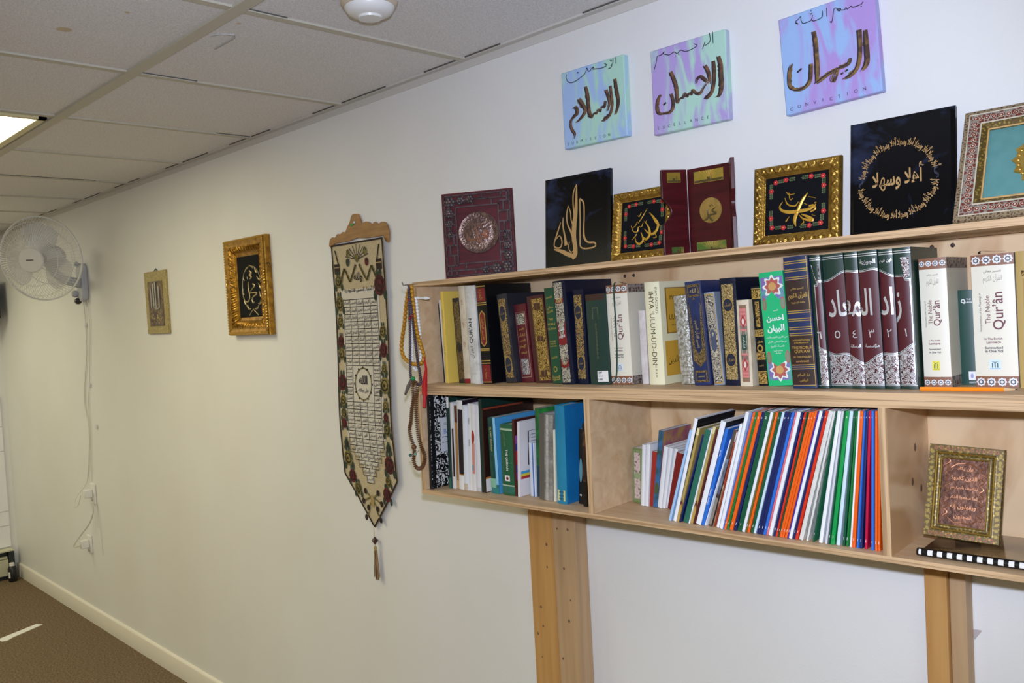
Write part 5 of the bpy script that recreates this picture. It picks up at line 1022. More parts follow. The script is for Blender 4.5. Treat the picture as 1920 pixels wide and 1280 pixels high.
b = MB(); b.lathe([(.0036, .121), (.0012, .136)], paint('#d0ab7c', .6), 6, Q); b.build('sharpened_wood', t)
b = MB(); b.lathe([(.0012, .136), (.0002, .140)], dk, 6, Q); b.build('lead', t)
# ---------------------------------------------------------------- left compartment of the lower box
marble = M('marbled_board', '#101012', .45, hex2='#e2e2e0', nscale=110, kind='noise', lo=.53, hi=.56, detail=1.5, dist=1.6)
def d_comp(b, s):
    x = s.w+.0006
    def q(a0, a1, c0, c1, m, o): b.add([(x+o, a0, c0), (x+o, a1, c0), (x+o, a1, c1), (x+o, a0, c1)], [(0, 1, 2, 3)], m)
    q(.003, .016, 0.001, s.h-.001, paint('#15161a', .4), .0)
    q(.034, .124, s.h*.37, s.h*.745, inkd, .0002); q(.0355, .1225, s.h*.375, s.h*.74, paint('#d9d9dc', .5), .0004)
    write(b, 'COMPOSITION', inkd, lambda a, c: (x+.0008, a, c), .079, s.h*.67, .062, .011); write(b, 'BALQ', paint('#3a7ab8'), lambda a, c: (x+.0008, a, c), .07, s.h*.585, .045, .016)
    for z in (.53, .47): q(.04, .118, s.h*z, s.h*z+.0012, inkd, .0006)
book('notebook', CL['comp'], ZB, 'black marbled composition notebook with a white name label at the left end', 'notebook', paint('#15161a', .4), d_comp, GLo, side=marble, hard=False, pages=wpage)
def mag(key, label, col, deco=None, side=None, hard=False, name='booklet', pages=wpage): return book(name, CL[key], ZB, label, 'book', col if not isinstance(col, str) else paint(col, .3), deco, GLo, side=side, hard=hard, pages=pages)
def two(lo, m1, z=.0): return lambda b, s: band(b, s, 0, s.h*lo, paint(m1, .3))
mag('M1', 'thin dark green magazine with a white top next to the notebook', '#1c3430', lambda b, s: (band(b, s, s.h*.88, s.h, wht), band(b, s, 0, s.h*.12, paint('#2f6a58'))))
mag('M2', 'thin white magazine with dark cover art left of the golden-brown one', '#e0dedb', lambda b, s: (band(b, s, s.h*.14, s.h*.7, paint('#2a1c1c'), .5, 1)))
mag('M3', 'golden-brown magazine spine in the left compartment', '#a5793c', lambda b, s: (band(b, s, s.h*.8, s.h, paint('#5c2f18')), band(b, s, 0, s.h*.1, paint('#c9a268'))))
mag('M4', 'dark plum booklet with white head and foot, fourth left of the tall green cover', '#251a24', lambda b, s: (band(b, s, s.h*.9, s.h, wht), band(b, s, 0, s.h*.17, wht), band(b, s, s.h*.16, s.h*.175, paint('#b3733a')), band(b, s, 0, s.h, wht, 0, .12, .0006)))
mag('M6', 'white booklet right of the dark plum one', '#dfe2e6', two(.08, '#c9b9a0'))
mag('M7', 'white booklet with small black lettering in the left compartment', '#e4e2de', lambda b, s: [vtext(b, s, 'Islam', inkd, .5, z, .03, s.w*.5, False) for z in (.8, .55)])
def d_m8(b, s): oval(b, s, s.h*.62, .018, paint('#a03428'), .4); band(b, s, s.h*.2, s.h*.55, paint('#d08a7a'), .2, .9); band(b, s, s.h*.24, s.h*.3, paint('#3a9ac0'), .2, .5, .0008)
mag('M8', 'white booklet with a red picture on its spine', '#e0ddd8', d_m8)
mag('M9', 'thick white booklet leaning on the tall dark green cover', '#dedcdf', two(.05, '#c8c8c8'))
mag('M10', 'tall dark green folder standing behind the brown book', '#163029', None, hard=True, name='folder')
brownside = M('dark_brown_cover', '#2c1814', .35)
def d_brown(b, s):
    x = s.w+.0006
    def q(a0, a1, c0, c1, m, o=0): b.add([(x+o, a0, c0), (x+o, a1, c0), (x+o, a1, c1), (x+o, a0, c1)], [(0, 1, 2, 3)], m)
    q(.002, .15, .002, s.h*.16, wht); q(.002, .15, s.h*.16, s.h*.18, paint('#c07a3a')); q(.002, .15, s.h*.975, s.h*.995, paint('#8d3a24'))
mag('brown', 'dark brown booklet with a white and orange foot, behind the blue one', '#3a2018', d_brown, side=brownside)
sky = M('sky_blue_cover', '#4a9ad0', .3)
def d_dawah(b, s):
    band(b, s, s.h*.12, s.h, M('teal_print', '#1c5a4c', .35, hex2='#123a3a', nscale=20), 0, .72); band(b, s, s.h*.08, s.h*.2, paint('#7fb89a'), 0, .72, .0006); band(b, s, 0, s.h*.08, paint('#2a7a7a')); band(b, s, s.h*.12, s.h, paint('#86bfe6', .3), .72, 1)
    vtext(b, s, 'ISLAMIC DAWAH', paint('#c0b46a'), .4, .72, .06, s.w*.3, False, .01); vtext(b, s, 'SOUTH', inkd, .4, .42, .03, s.w*.3, False, .01)
mag('dawah', 'teal and sky blue paperback left of the rounded green book', paint('#2a6a6a', .3), d_dawah, side=sky, name='book')
dgs = M('green_gloss', '#1a5a3c', .25, coat=.4)
def d_tq(b, s):
    for z in (.93, .915, .135, .125): band(b, s, s.h*z, s.h*z+.002, paint('#b9c9a8'), 0, 1)
    band(b, s, s.h*.03, s.h*.13, paint('#2a6a58', .3)); vtext(b, s, 'THE QUR’AN', wht, .52, .5, .052, s.w*.2, False, .02); vtext(b, s, 'القرآن الكريم', paint('#8a9a5a'), .4, .78, .03, s.w*.25, False)
    poly(b, s, [(.3, s.h*.2), (.7, s.h*.2), (.7, s.h*.28), (.3, s.h*.28)], wht, .0007); oval(b, s, s.h*.24, .004, redlab, .1, .0009)
mag('quran', 'short rounded green book with white lettering down its spine', dgs, d_tq, hard=True, name='book', pages=page)
def d_mar(b, s):
    x = s.w+.0006
    for rz, ry, m in ((.055, .06, '#8a4a9a'), (.035, .04, '#2a3a8a'), (.018, .02, '#b02a2a')): b.add([(x+.0003*(3-rz*30), .0+ry*max(0, math.cos(a)), s.h*.5+rz*math.sin(a)) for a in [PI*(-.5+i/12) for i in range(13)]], [list(range(13))], paint(m))
mag('maroon', 'thin maroon folder with purple curves behind the white pamphlet', '#4a1c1c', d_mar, side=M('maroon_side', '#45191a', .35), name='folder')
def d_pam(b, s):
    x = s.w+.0006
    def q(a0, a1, c0, c1, m, o=0): b.add([(x+o, a0, c0), (x+o, a1, c0), (x+o, a1, c1), (x+o, a0, c1)], [(0, 1, 2, 3)], m)
    for z0, z1, m in ((.3, .335, '#3a9ac8'), (.265, .3, '#d8c23a'), (.23, .265, '#b02a3a')): q(.004, .14, s.h*z0, s.h*z1, paint(m))
    q(.05, .1, s.h*.08, s.h*.2, ochre); q(.03, .034, s.h*.4, s.h*.86, inkd); q(.03, .13, s.h*.855, s.h*.86, inkd)
    for i in range(8): q(.042, .12-.01*(i % 3), s.h*(.8-.045*i), s.h*(.8-.045*i)+.0016, paint('#7a7a80'), .0002)
mag('pamph', 'white pamphlet with blue, yellow and red stripes in the left compartment', '#dcdadd', d_pam, side=M('pamphlet_white', '#dcd8da', .4), name='pamphlet')
mag('smallw', 'small white and blue booklet left of the green covered book', '#d6dce6', lambda b, s: band(b, s, 0, s.h, paint('#4a6ab0'), .62, .85))
mag('greenf', 'leafy green covered book left of the silver wrapped one', M('leaf_print', '#2a7a3c', .35, hex2='#1c4a2c', nscale=26, lo=.4, hi=.6), lambda b, s: band(b, s, 0, s.h*.35, paint('#1c3a4a')), side=M('leaf_print_side', '#3a9a44', .35, hex2='#2a6a34', nscale=26, lo=.4, hi=.6), name='book')
tape_m = M('silver_tape', '#b5b3ae', .25, .5, hex2='#8d8a84', nscale=18, lo=.4, hi=.65, bump=.8, bscale=60)
def d_silv(b, s): band(b, s, 0, s.h, paint('#5c5850', .5), 0, .42); band(b, s, 0, s.h, M('shiny_tape', '#d8d8da', .2, .6, bump=.6, bscale=80), .55, .72, .0006)
mag('silver', 'book bound in shiny silver tape in the left compartment', tape_m, d_silv, hard=True, name='book')
mag('cream2', 'thin cream booklet against the teal blue book', '#dcd8c4')
teal = M('teal_cloth', '#17799c', .5, hex2='#1f86a8', nscale=8, lo=.4, hi=.6)
def d_teal(b, s):
    poly(b, s, [(.1, s.h*.03), (.85, s.h*.03), (.85, s.h*.14), (.1, s.h*.14)], paint('#d6cf8d', .5), .0007)
    for z, tx in ((.12, '297.12'), (.085, 'AL2 IN'), (.05, '1987 C')): htext(b, s, tx, inkd, .47, z, .55, .005, .02)
mag('teal', 'thick teal blue book with a yellow shelf sticker', teal, d_teal, side=M('blue_side', '#1468a2', .4, hex2='#1a74ae', nscale=12), hard=True, name='book')
mag('blk1', 'small black spined booklet with a pale oval against the divider', '#141416', lambda b, s: (oval(b, s, s.h*.45, .028, paint('#5a8a9a'), .36), htext(b, s, '48', wht, .5, .12, .5, .007)))
mag('blk2', 'small black and brown booklet squeezed beside the divider', '#17120f', lambda b, s: band(b, s, s.h*.3, s.h*.9, M('brown_print', '#2a1712', .4, hex2='#5c3a24', nscale=60, lo=.5, hi=.65)))
# ---------------------------------------------------------------- the leaning booklets
CM = {'pattern': '#6f7f4a', 'white pages': '#e9e6df', 'red': '#a02c24', 'picture': '#3a6a98', 'dark red': '#7a1c1c', 'light blue': '#a6c8ea', 'white': '#eceef2', 'tan': '#b39a58', 'navy': '#17235c', 'green': '#2a6a58', 'maroon': '#521820', 'blue': '#2a6fd0', 'dark picture': '#5a4a44', 'brown red': '#a5462c', 'orange': '#f0641c', 'dark green': '#14573a', 'olive': '#6a6428', 'pale blue': '#cfe4f2', 'pink': '#e0707a', 'purple': '#4a2a98', 'crumpled white': '#e2e2dc', 'cream': '#e6e2d0', 'pale grey': '#d2d4da', 'bright green': '#169a4c', 'crimson': '#c41440'}
CM2 = dict(CM, green='#1c7a3a', red='#d8321c')
ORD = ['', 'first', 'second', 'third', 'fourth', 'fifth', 'sixth', 'seventh', 'eighth', 'ninth', 'tenth', 'eleventh', 'twelfth', 'thirteenth']
info = [(i, p[0].split(':')[1]) for i, p in enumerate(BOOKLETS)]
def d_small(i, k):
    def f(b, s):
        if i == 0:
            band(b, s, .004, s.h-.004, paint('#7a8a5a', .5)); band(b, s, s.h*.08, s.h*.92, M('pink_lattice', '#c9b2aa', .5, hex2='#7a6a62', nscale=120, kind='cells', lo=.1, hi=.3), .18, .8, .0006); oval(b, s, s.h*.5, .008, paint('#8d9a70', .5), .3, .0009)
        elif k == 'picture': band(b, s, 0, s.h, M('blue_print', '#3a6a98', .35, hex2='#2a4a3a', nscale=28, lo=.45, hi=.6)); oval(b, s, s.h*.25, .014, paint('#4a5a34'), .4, .0006)
        elif k == 'tan': poly(b, s, [(0, 0), (1, 0), (1, s.h*.2), (.5, s.h*.25), (0, s.h*.2)], paint('#6a2a1c'), .0005); poly(b, s, [(0, 0), (1, 0), (1, s.h*.15), (.5, s.h*.2), (0, s.h*.15)], paint('#c09a4a'), .0007); band(b, s, s.h*.93, s.h, paint('#e0d29a'))
        elif k == 'dark picture': band(b, s, s.h*.3, s.h*.7, M('print_a', '#3a2a28', .4, hex2='#7a8aa0', nscale=24, lo=.4, hi=.6)); band(b, s, s.h*.02, s.h*.3, paint('#8d8378'))
        elif k == 'brown red': band(b, s, 0, s.h*.45, M('print_b', '#6a4434', .4, hex2='#b39a7a', nscale=40, lo=.4, hi=.6)); band(b, s, s.h*.9, s.h, paint('#c9c0b8'))
        elif k == 'blue' and i < 23: vtext(b, s, 'Islamic studies', wht, .5, .3, .045, s.w*.6, False); vtext(b, s, 'studies', wht, .5, .75, .03, s.w*.5, False)
        elif k == 'crumpled white': pass
        elif i > 23 and k not in ('white', 'pale blue', 'pale grey', 'cream'): htext(b, s, '2', wht, .5, .955, .35, .006, .02); htext(b, s, '1', wht, .5, .06, .3, .005)
    return f
glossy = {}
for idx, (i, k) in enumerate(info):
    p = list(BOOKLETS[i]); p[3] += {10: .014, 17: .008}.get(i, 0); small = i < 9; tall = i >= 23
    hexc = (CM if i < 23 else CM2)[k]
    if k in ('crumpled white', 'cream'): m = M('crumpled_wrap', '#e0dfd8', .3, hex2='#c9c8c0', nscale=25, lo=.45, hi=.7, bump=.8, bscale=55)
    elif k == 'white pages': m = wpage
    else: m = M('gloss_'+hexc[1:], hexc, .22 if i >= 23 else .35, coat=.35 if i >= 23 else 0)
    grp = range(0, 9) if small else range(9, 23) if not tall else range(23, len(info))
    same = [j for j, kk in info if kk == k and j in grp]
    left = info[i-1][1] if i > grp[0] else None; right = info[i+1][1] if i+1 < len(info) else None
    where = {0: 'among the short booklets', 1: 'among the medium leaning booklets', 2: 'in the tall bright row'}[0 if small else 1 if not tall else 2]
    nth = '' if len(same) == 1 else ORD[same.index(i)+1]+' '+k.replace('white pages', 'white-paged')+' one from the left '
    if i == 0: label = 'short green booklet with a pink lattice spine by the left divider'
    elif i == 4: label = 'small booklet with a blue picture cover standing above the short booklets'
    else:
        a = 'white-paged' if k == 'white pages' else k
        nb_ = 'between %s and %s spines' % (left.replace('white pages', 'white'), right.replace('white pages', 'white')) if left and right else ('at the right end' if left else 'left of a %s spine' % right)
        label = ('thin %s booklet, %s%s' % (a, nth, where if nth else where)) + ', ' + nb_
    words = label.split()
    if len(words) > 16:
        label = 'thin %s booklet, %s%s' % ('white-paged' if k == 'white pages' else k, nth, where)
    side = None
    if i == 4: side = M('rose_print', '#9a5a6a', .4, hex2='#b08a4a', nscale=22, lo=.45, hi=.6)
    if i in (10, 17): side = M('black_cover_side', '#141418', .4)
    book('booklet', p, ZB, label, 'booklet', m, d_small(i, k), GB, side=side, hard=False, pages=wpage, sag=.0008)
# two taller black covered booklets standing behind the medium ones, seen over their tops
# ---------------------------------------------------------------- right compartment
copper = M('copper', '#6f4836', .42, .6, hex2='#432a22', nscale=40, lo=.35, hi=.7, bump=.25, bscale=130)
copl = M('copper_bright', '#bb8262', .33, .7)
khat = M('inlay_olive', '#a58a40', .4, .3, hex2='#5c4a22', nscale=210, kind='voronoi', lo=.15, hi=.5)
khat2 = M('inlay_red', '#7a3a24', .45, hex2='#a08a4a', nscale=170, kind='voronoi', lo=.2, hi=.45)
brass = M('brass', '#b39346', .3, .7)
fw_, fh_ = .1175, .159
yw = SY+.06
t = thing('picture_frame', S(1.683, .095, ZB+.0108), 'small inlaid frame with a copper relief of Arabic script, in the right compartment', 'picture', rot=Matrix.Rotation(yw, 3, 'Z') @ Matrix.Rotation(math.radians(2.2), 3, 'Y') @ Matrix.Rotation(-math.radians(16), 3, 'X'))
TF = lambda a, c, d: (a-fw_/2, -d, c+.0045)
b = MB(); carved(b, fw_, fh_, [(0, .004), (.001, .011), (.013, .011), (.0135, .0125), (.0155, .0125), (.016, .010), (.021, .0085), (.0215, .0095), (.023, .0095), (.0235, .0065)], khat, TF)
for ins, r in ((.0145, .0012), (.0225, .0009)):
    for a in ((ins, ins, fw_-ins, ins), (ins, fh_-ins, fw_-ins, fh_-ins), (ins, ins, ins, fh_-ins), (fw_-ins, ins, fw_-ins, fh_-ins)): b.tube([TF(a[0], a[1], .0128), TF(a[2], a[3], .0128)], r, brass, 5)
for i in range(11):
    for c in (.0065, fh_-.0065): disc(b, .012+i*(fw_-.024)/10, c, .0034, .0034, .0112, paint('#a0522a', .4), TF, 6); disc(b, .012+i*(fw_-.024)/10, c, .0016, .0016, .0114, paint('#4a5a34'), TF, 6)
for i in range(15):
    for a in (.0065, fw_-.0065): disc(b, a, .014+i*(fh_-.028)/14, .003, .003, .0112, paint('#8f7a38', .4, .3), TF, 6)
b.build('frame', t, angle=50)
b = MB(); plate(b, .0232, .0232, fw_-.0232, fh_-.0232, .001, .0062, copper, TF); fixn(b.build('copper_panel', t, smooth=False))
b = MB()
for i, tx in enumerate(['وإن يكاد', 'الذين كفروا', 'ليزلقونك بأبصارهم', 'لما سمعوا الذكر', 'ويقولون إنه', 'لمجنون']):
    write(b, tx, copl, lambda a, c: TF(a, c, .0068), fw_/2, fh_-.039-i*.0162, [.024, .038, .042, .042, .04, .026][i], .0115, 0, False, .02)
for sx in (-1, 1):
    for k in range(7):
        P = [TF(fw_/2+sx*(.0265+.003*math.sin(q*.65+k)), .034+k*.0145+q*.0014, .0068) for q in range(12)]; b.tube(P, .0011, copl, 5)
    b.tube([TF(fw_/2, .03, .007), TF(fw_/2+sx*.012, .028, .007), TF(fw_/2+sx*.022, .036, .007)], .0013, copl, 5); b.tube([TF(fw_/2, fh_-.029, .007), TF(fw_/2+sx*.012, fh_-.031, .007), TF(fw_/2+sx*.022, fh_-.038, .007)], .0013, copl, 5)
b.build('embossed_script', t)
b = MB(); b.box((-.03, .001, .02), (.03, .003, .11), dk); b.add([(-.02, .003, .1), (.02, .003, .1), (.02, .05, .012), (-.02, .05, .012)], [(0, 1, 2, 3)], dk); b.build('easel_back', t, smooth=False)
# comb-bound album lying flat
t = thing('photo_album', S(1.72, .1, ZB+.0008), 'black comb-bound album lying flat under the small copper frame', 'album', rot=(0, -SZ, SY))
film = M('glossy_brown_film', '#4a3428', .08, hex2='#a5875f', nscale=9, lo=.4, hi=.65, coat=.6)
b = MB(); b.box((-.08, -.055, .0), (.2, .085, .006), wpage); b.build('page_block', t, smooth=False)
b = MB(); b.box((-.082, -.058, .006), (.2, .088, .0075), film); b.build('cover', t, smooth=False)
b = MB(); b.prism([(-.073+.008*math.cos(a), .0068+.0066*math.sin(a)) for a in [2*PI*i/14 for i in range(14)]], -.085, .2, paint('#0d0d0f', .3), lambda a, c, d: (d, a, c)); fixn(b.build('comb_spine', t))
b = MB()
for i in range(19):
    x = -.0825+i*.0148; vs = [(x+e, -.073+.0083*math.cos(a), .0068+.0069*math.sin(a)) for a in (PI*1.12, PI*.98, PI*.84, PI*.7) for e in ((0 if i else .001), .0078 if i else .005)]
    b.add(vs, [(2*j, 2*j+1, 2*j+3, 2*j+2) for j in range(3)], wht)
b.build('comb_slots', t)
t = thing('picture_frame', S(1.838, .115, ZB+.04), 'dark picture frame edge leaning at the lower right, mostly out of the picture', 'picture', rot=Matrix.Rotation(SY-.5, 3, 'Z') @ Matrix.Rotation(math.radians(24), 3, 'Y') @ Matrix.Rotation(-.2, 3, 'X'))
b = MB(); carved(b, .12, .16, [(0, .008), (.002, .012), (.01, .012), (.014, .006)], paint('#2a1c18', .4), lambda a, c, d: (a-.06, -d, c+.006)); b.build('frame', t)
b = MB(); b.box((-.064, -.014, .002), (-.0605, .004, .17), silver); b.build('metal_edge', t)
b = MB(); b.box((-.047, -.006, .019), (.047, -.001, .153), paint('#3a2f2c', .4)); b.build('panel', t)
# ---------------------------------------------------------------- prayer beads on the hook at the shelf's left end
hk = Vector(SD_['hook'][0])
t = thing('hook', hk, 'small metal hook at the top left corner of the bookcase holding the beads', 'hook')
b = MB(); b.tube([(.004, .028, 0), (0, .0, 0), (0, -.022, -.002), (0, -.026, .006)], .0018, silver, 8); b.build('shank', t)
def strand(name, pts, bead, label, n, mat_cord, extra=None):
    o0 = Vector(pts[0]); t = thing(name, o0, label, 'prayer beads', 'prayer beads on the hook')
    P = [Vector(p)-o0 for p in smoothline(pts, 10)]
    b = MB(); b.tube(P, .0007, mat_cord, 5); b.build('cord', t)
    L = [0]
    for a, c in zip(P, P[1:]): L.append(L[-1]+(c-a).length)
    protos = None
    for i in range(n):
        s = L[-1]*(i+.5)/n; k = max(j for j in range(len(L)) if L[j] <= s); k = min(k, len(P)-2)
        f = (s-L[k])/max(L[k+1]-L[k], 1e-6); q = P[k].lerp(P[k+1], f); dr = (P[k+1]-P[k])
        bo = bead(i)
        o = copyto(bo, t); o.location = q; o.rotation_mode = 'QUATERNION'; o.rotation_quaternion = dr.to_track_quat('Z', 'Y')
    if extra: extra(t, o0)
    return t
PROTO = {}
def beadproto(key, mats, rx, rz, n=10, k=7, ringed=False):
    if key not in PROTO:
        me_o = MB()
        me_o.ball((0, 0, 0), 1., mats, n, k, (rx, rx, rz))
        o = me_o.build('bead'); PROTO[key] = o.data; bpy.data.objects.remove(o)
    return PROTO[key]
class _P:
    def __init__(s, me): s.me = me
    def copy(s): return bpy.data.objects.new('bead', s.me)
am = M('amber', '#c08a1c', .25, coat=.4, hex2='#a06a10', nscale=60); whb = M('white_bead', '#e8e8e6', .3); pur = M('purple_bead', '#3a2c36', .3, coat=.3, hex2='#5a4a56', nscale=90); redb = M('red_bead', '#8d1c1c', .3); brb = M('wood_bead', '#6a4426', .4); grb = M('green_bead', '#1c8a4a', .3)
redt = M('red_thread', '#c01c24', .6); gryt = M('grey_thread', '#6a6058', .8)
def ex_y(t, o0):
    b = MB(); P = [Vector(p)-o0 for p in SD_['redtassel']]
    for i in range(14):
        j = R.uniform(-.006, .006); j2 = R.uniform(-.004, .004); b.tube([P[0], P[1]+Vector((j*.3, j2*.3, 0)), P[2]+Vector((j*.4, j2*.4, 0)), P[3]+Vector((j, j2, 0)), P[4]+Vector((j*1.3, j2, R.uniform(-.012, .012)))], .0012, redt, 4)
    b.tube([P[3]+Vector((0, 0, 0)), P[4]+Vector((0, 0, -.01)), P[5]], .0045, redt, 6); b.build('tassel', t)
strand('prayer_beads', SD_['yellow'], lambda i: _P(beadproto('am', am, .0058, .0066)), 'loop of amber yellow prayer beads with a long red tassel', 45, gryt, ex_y)
def ex_w(t, o0):
    p, q = [Vector(v)-o0 for v in SD_['whiterod']]; d = q-p
    Qm = Matrix.Translation(p) @ d.to_track_quat('Z', 'Y').to_matrix().to_4x4(); L = d.length
    b = MB(); b.lathe([(.002, 0), (.0042, .004), (.0028, .01), (.0026, L*.5), (.0042, L*.65), (.0045, L*.8), (.0025, L)], whb, 14, Qm); b.build('end_rod', t)
strand('prayer_beads', SD_['white'], lambda i: _P(beadproto('wh', whb, .0046, .005)), 'loop of white prayer beads with a white end rod', 46, gryt, ex_w)
def ex_d(t, o0):
    P = [Vector(v)-o0 for v in SD_['tail']]; b = MB(); b.tube(P, [.004, .0055, .003], gryt, 8); b.ball(P[-1], .0035, pur); b.build('tail', t)
strand('prayer_beads', SD_['dark'], lambda i: _P(beadproto('rd', redb, .0046, .0046)) if i in (6, 14, 78) else _P(beadproto('pu', pur, .004, .0037)), 'loop of small dark purple prayer beads with a few red ones', 92, gryt, ex_d)
def ex_b(t, o0):
    P = [Vector(v)-o0 for v in SD_['browntail']]; b = MB(); b.tube(P, .0007, gryt, 4); b.ball(P[1], .0042, paint('#7a9a8a', .4)); b.ball(P[2], .0045, paint('#2a5a52', .4)); b.build('green_end_beads', t)
    b = MB(); b.ball(Vector(SD_['brown'][0])-o0+Vector((0, -.004, .004)), .006, grb); b.build('green_bead', t)
strand('prayer_beads', SD_['brown'], lambda i: _P(beadproto('brr', brb, .0072, .0062)) if i in (35,) else _P(beadproto('br', brb, .0056, .0021)), 'long hanging loop of brown wooden disc prayer beads', 96, gryt, ex_b)
# ================================================================ things standing along the top board
def ztop(x): return S(x, 0, ZT).z+.0006
def leaner(name, xc, y0, wd, ht, lean, yawz, label, cat, skew=0.):
    """a panel standing on the top board: leans back by `lean` degrees, turned by yawz"""
    t = thing(name, (xc, y0, ztop(xc)), label, cat, rot=Matrix.Rotation(yawz, 3, 'Z') @ Matrix.Rotation(-SZ+skew, 3, 'Y') @ Matrix.Rotation(-math.radians(lean), 3, 'X'))
    return t, (lambda a, c, d: (a-wd/2, -d, c))
rose = M('rosewood', '#5c1a22', .5, hex2='#43131a', nscale=12, stretch=(1, 1, 8), spec=.3)
pewter = M('pewter', '#54484a', .42, .35, hex2='#342b2c', nscale=80, lo=.4, hi=.7)
bronze = M('dish_bronze', '#6a5450', .32, .75, hex2='#8d7468', nscale=70, lo=.4, hi=.7, bump=.5, bscale=160)
dcop = M('dish_copper', '#c08a70', .3, .6)
# T1
wd, ht = .186, .218
t, T = leaner('plaque', .585, -.175, wd, ht, 2, .56, 'maroon wooden plaque with a round bronze dish, leftmost on the top shelf', 'plaque')
b = MB(); plate(b, 0, 0, wd, ht, -.004, .006, rose, T); bevel(fixn(b.build('board', t)), .002)
b = MB(); wb = .036
def bar(x0, y0, x1, y1, d=.0095): plate(b, x0, y0, x1, y1, .006, d, pewter, T)
m0 = .006
for (x0, y0, x1, y1) in ((m0, m0, wd-m0, m0+.003), (m0, ht-m0-.003, wd-m0, ht-m0), (m0, m0, m0+.003, ht-m0), (wd-m0-.003, m0, wd-m0, ht-m0), (wb, wb, wd-wb, wb+.003), (wb, ht-wb-.003, wd-wb, ht-wb), (wb, wb, wb+.003, ht-wb), (wd-wb-.003, wb, wd-wb, ht-wb)): bar(x0, y0, x1, y1)
for i in range(8):
    y = m0+(ht-2*m0)*i/8
    for x0, x1 in ((m0, wb), (wd-wb, wd-m0)):
        bar(x0, y, x1, y+.004); xm = (x0+x1)/2+(.005 if i % 2 else -.005); bar(xm, y, xm+.004, y+(ht-2*m0)/8)
for i in range(7):
    x = m0+(wd-2*m0)*i/7
    for y0, y1 in ((m0, wb), (ht-wb, ht-m0)):
        bar(x, (y0+y1)/2-.0015, x+(wd-2*m0)/7, (y0+y1)/2+.0015); bar(x, y0 if i % 2 else (y0+y1)/2, x+.003, (y0+y1)/2 if i % 2 else y1)
fixn(b.build('brick_border', t, smooth=False))
b = MB()
def blossom(cx, cy, r):
    for k in range(6): a = 2*PI*k/6; b.ball(T(cx+r*.6*math.cos(a), cy+r*.6*math.sin(a), .0095), r*.45, pewter, 8, 5, (1, .45, 1))
    b.ball(T(cx, cy, .0115), r*.35, bronze, 8, 5, (1, .6, 1))
for cx, cy, r in ((.022, ht-.022, .014), (.05, ht-.021, .011), (.075, ht-.019, .011), (.02, ht-.052, .012), (.019, ht-.078, .011), (.02, ht-.105, .009)): blossom(cx, cy, r)
BL2 = ((wd-.022, .022, .013), (wd-.05, .02, .013), (wd-.078, .019, .01), (wd-.019, .05, .012), (wd-.02, .075, .01), (wd-.022, .1, .009))
BR2 = ([(wd-.03, .02), (wd-.07, .026), (wd-.11, .018)], [(wd-.02, .03), (wd-.027, .07), (wd-.018, .115)])
for P in ([(.03, ht-.02), (.06, ht-.028), (.1, ht-.018), (.125, ht-.022)], [(.02, ht-.03), (.027, ht-.07), (.018, ht-.12)]):
    b.tube([T(x, y, .0105) for x, y in smoothline(P)], .0016, pewter, 5)
b.build('blossom_relief', t)
b = MB()
for cx, cy, r in BL2: blossom(cx, cy, r)
for P in BR2: b.tube([T(x, y, .0105) for x, y in smoothline(P)], .0016, pewter, 5)
b.build('blossom_relief', t)
cxd, cyd, rd_ = wd*.51, ht*.515, .0525
Qd = Matrix(((1, 0, 0, cxd-wd/2), (0, 0, -1, -.006), (0, 1, 0, cyd), (0, 0, 0, 1)))
b = MB(); b.lathe([(rd_*.55, .001), (rd_, .004), (rd_, .0065), (rd_*.97, .0075), (rd_*.74, .0035), (rd_*.7, .0042), (.002, .0042)], bronze, 56, Qd); b.build('dish', t)
b = MB()
for s in ST['PLATE']: stroke(b, s, dcop, lambda a, c, d: T(a, c, .0107+d), wd, ht, 0, -.002, thick=.0025)
for k in range(40): a = 2*PI*k/40; b.ball(T(cxd+rd_*.84*math.cos(a), cyd+rd_*.84*math.sin(a), .0117), .0022, bronze, 6, 4, (1, .5, 1))
b.build('raised_script', t)
# T2 black marble, square script
mblack = M('black_marble', '#07070a', .22, hex2='#2c3652', nscale=11, detail=7, lo=.55, hi=.72, dist=.6, spec=.22)
carvedgold = M('engraved_gold', '#b58f5a', .5, .1)
bluedge = paint('#1a2238', .3)
wd, ht = .196, .224
t, T = leaner('plaque', .847, -.1, wd, ht, 5, .05, 'black marble plaque with a tall gold-engraved word, beside the bronze dish plaque', 'plaque')
def slab():
    b = MB(); plate(b, 0, 0, wd, ht, 0, .0085, mblack, T); P = [(0, 0), (wd, 0), (wd, ht), (0, ht)]; i_ = .007; P2 = [(i_, i_), (wd-i_, i_), (wd-i_, ht-i_), (i_, ht-i_)]
    vs = [T(a, c, .0085) for a, c in P]+[T(a, c, .0115) for a, c in P2]
    b.add(vs, [(0, 1, 5, 4), (1, 2, 6, 5), (2, 3, 7, 6), (3, 0, 4, 7), (4, 5, 6, 7)], mblack)
    return b
fixn(slab().build('slab', t, smooth=False))
b = MB()
for k, s in enumerate(ST['KUF']): stroke(b, s, carvedgold, lambda a, c, d: T(a, c, .0118+k*.00002), wd, ht)
b.build('engraved_script', t, smooth=False)
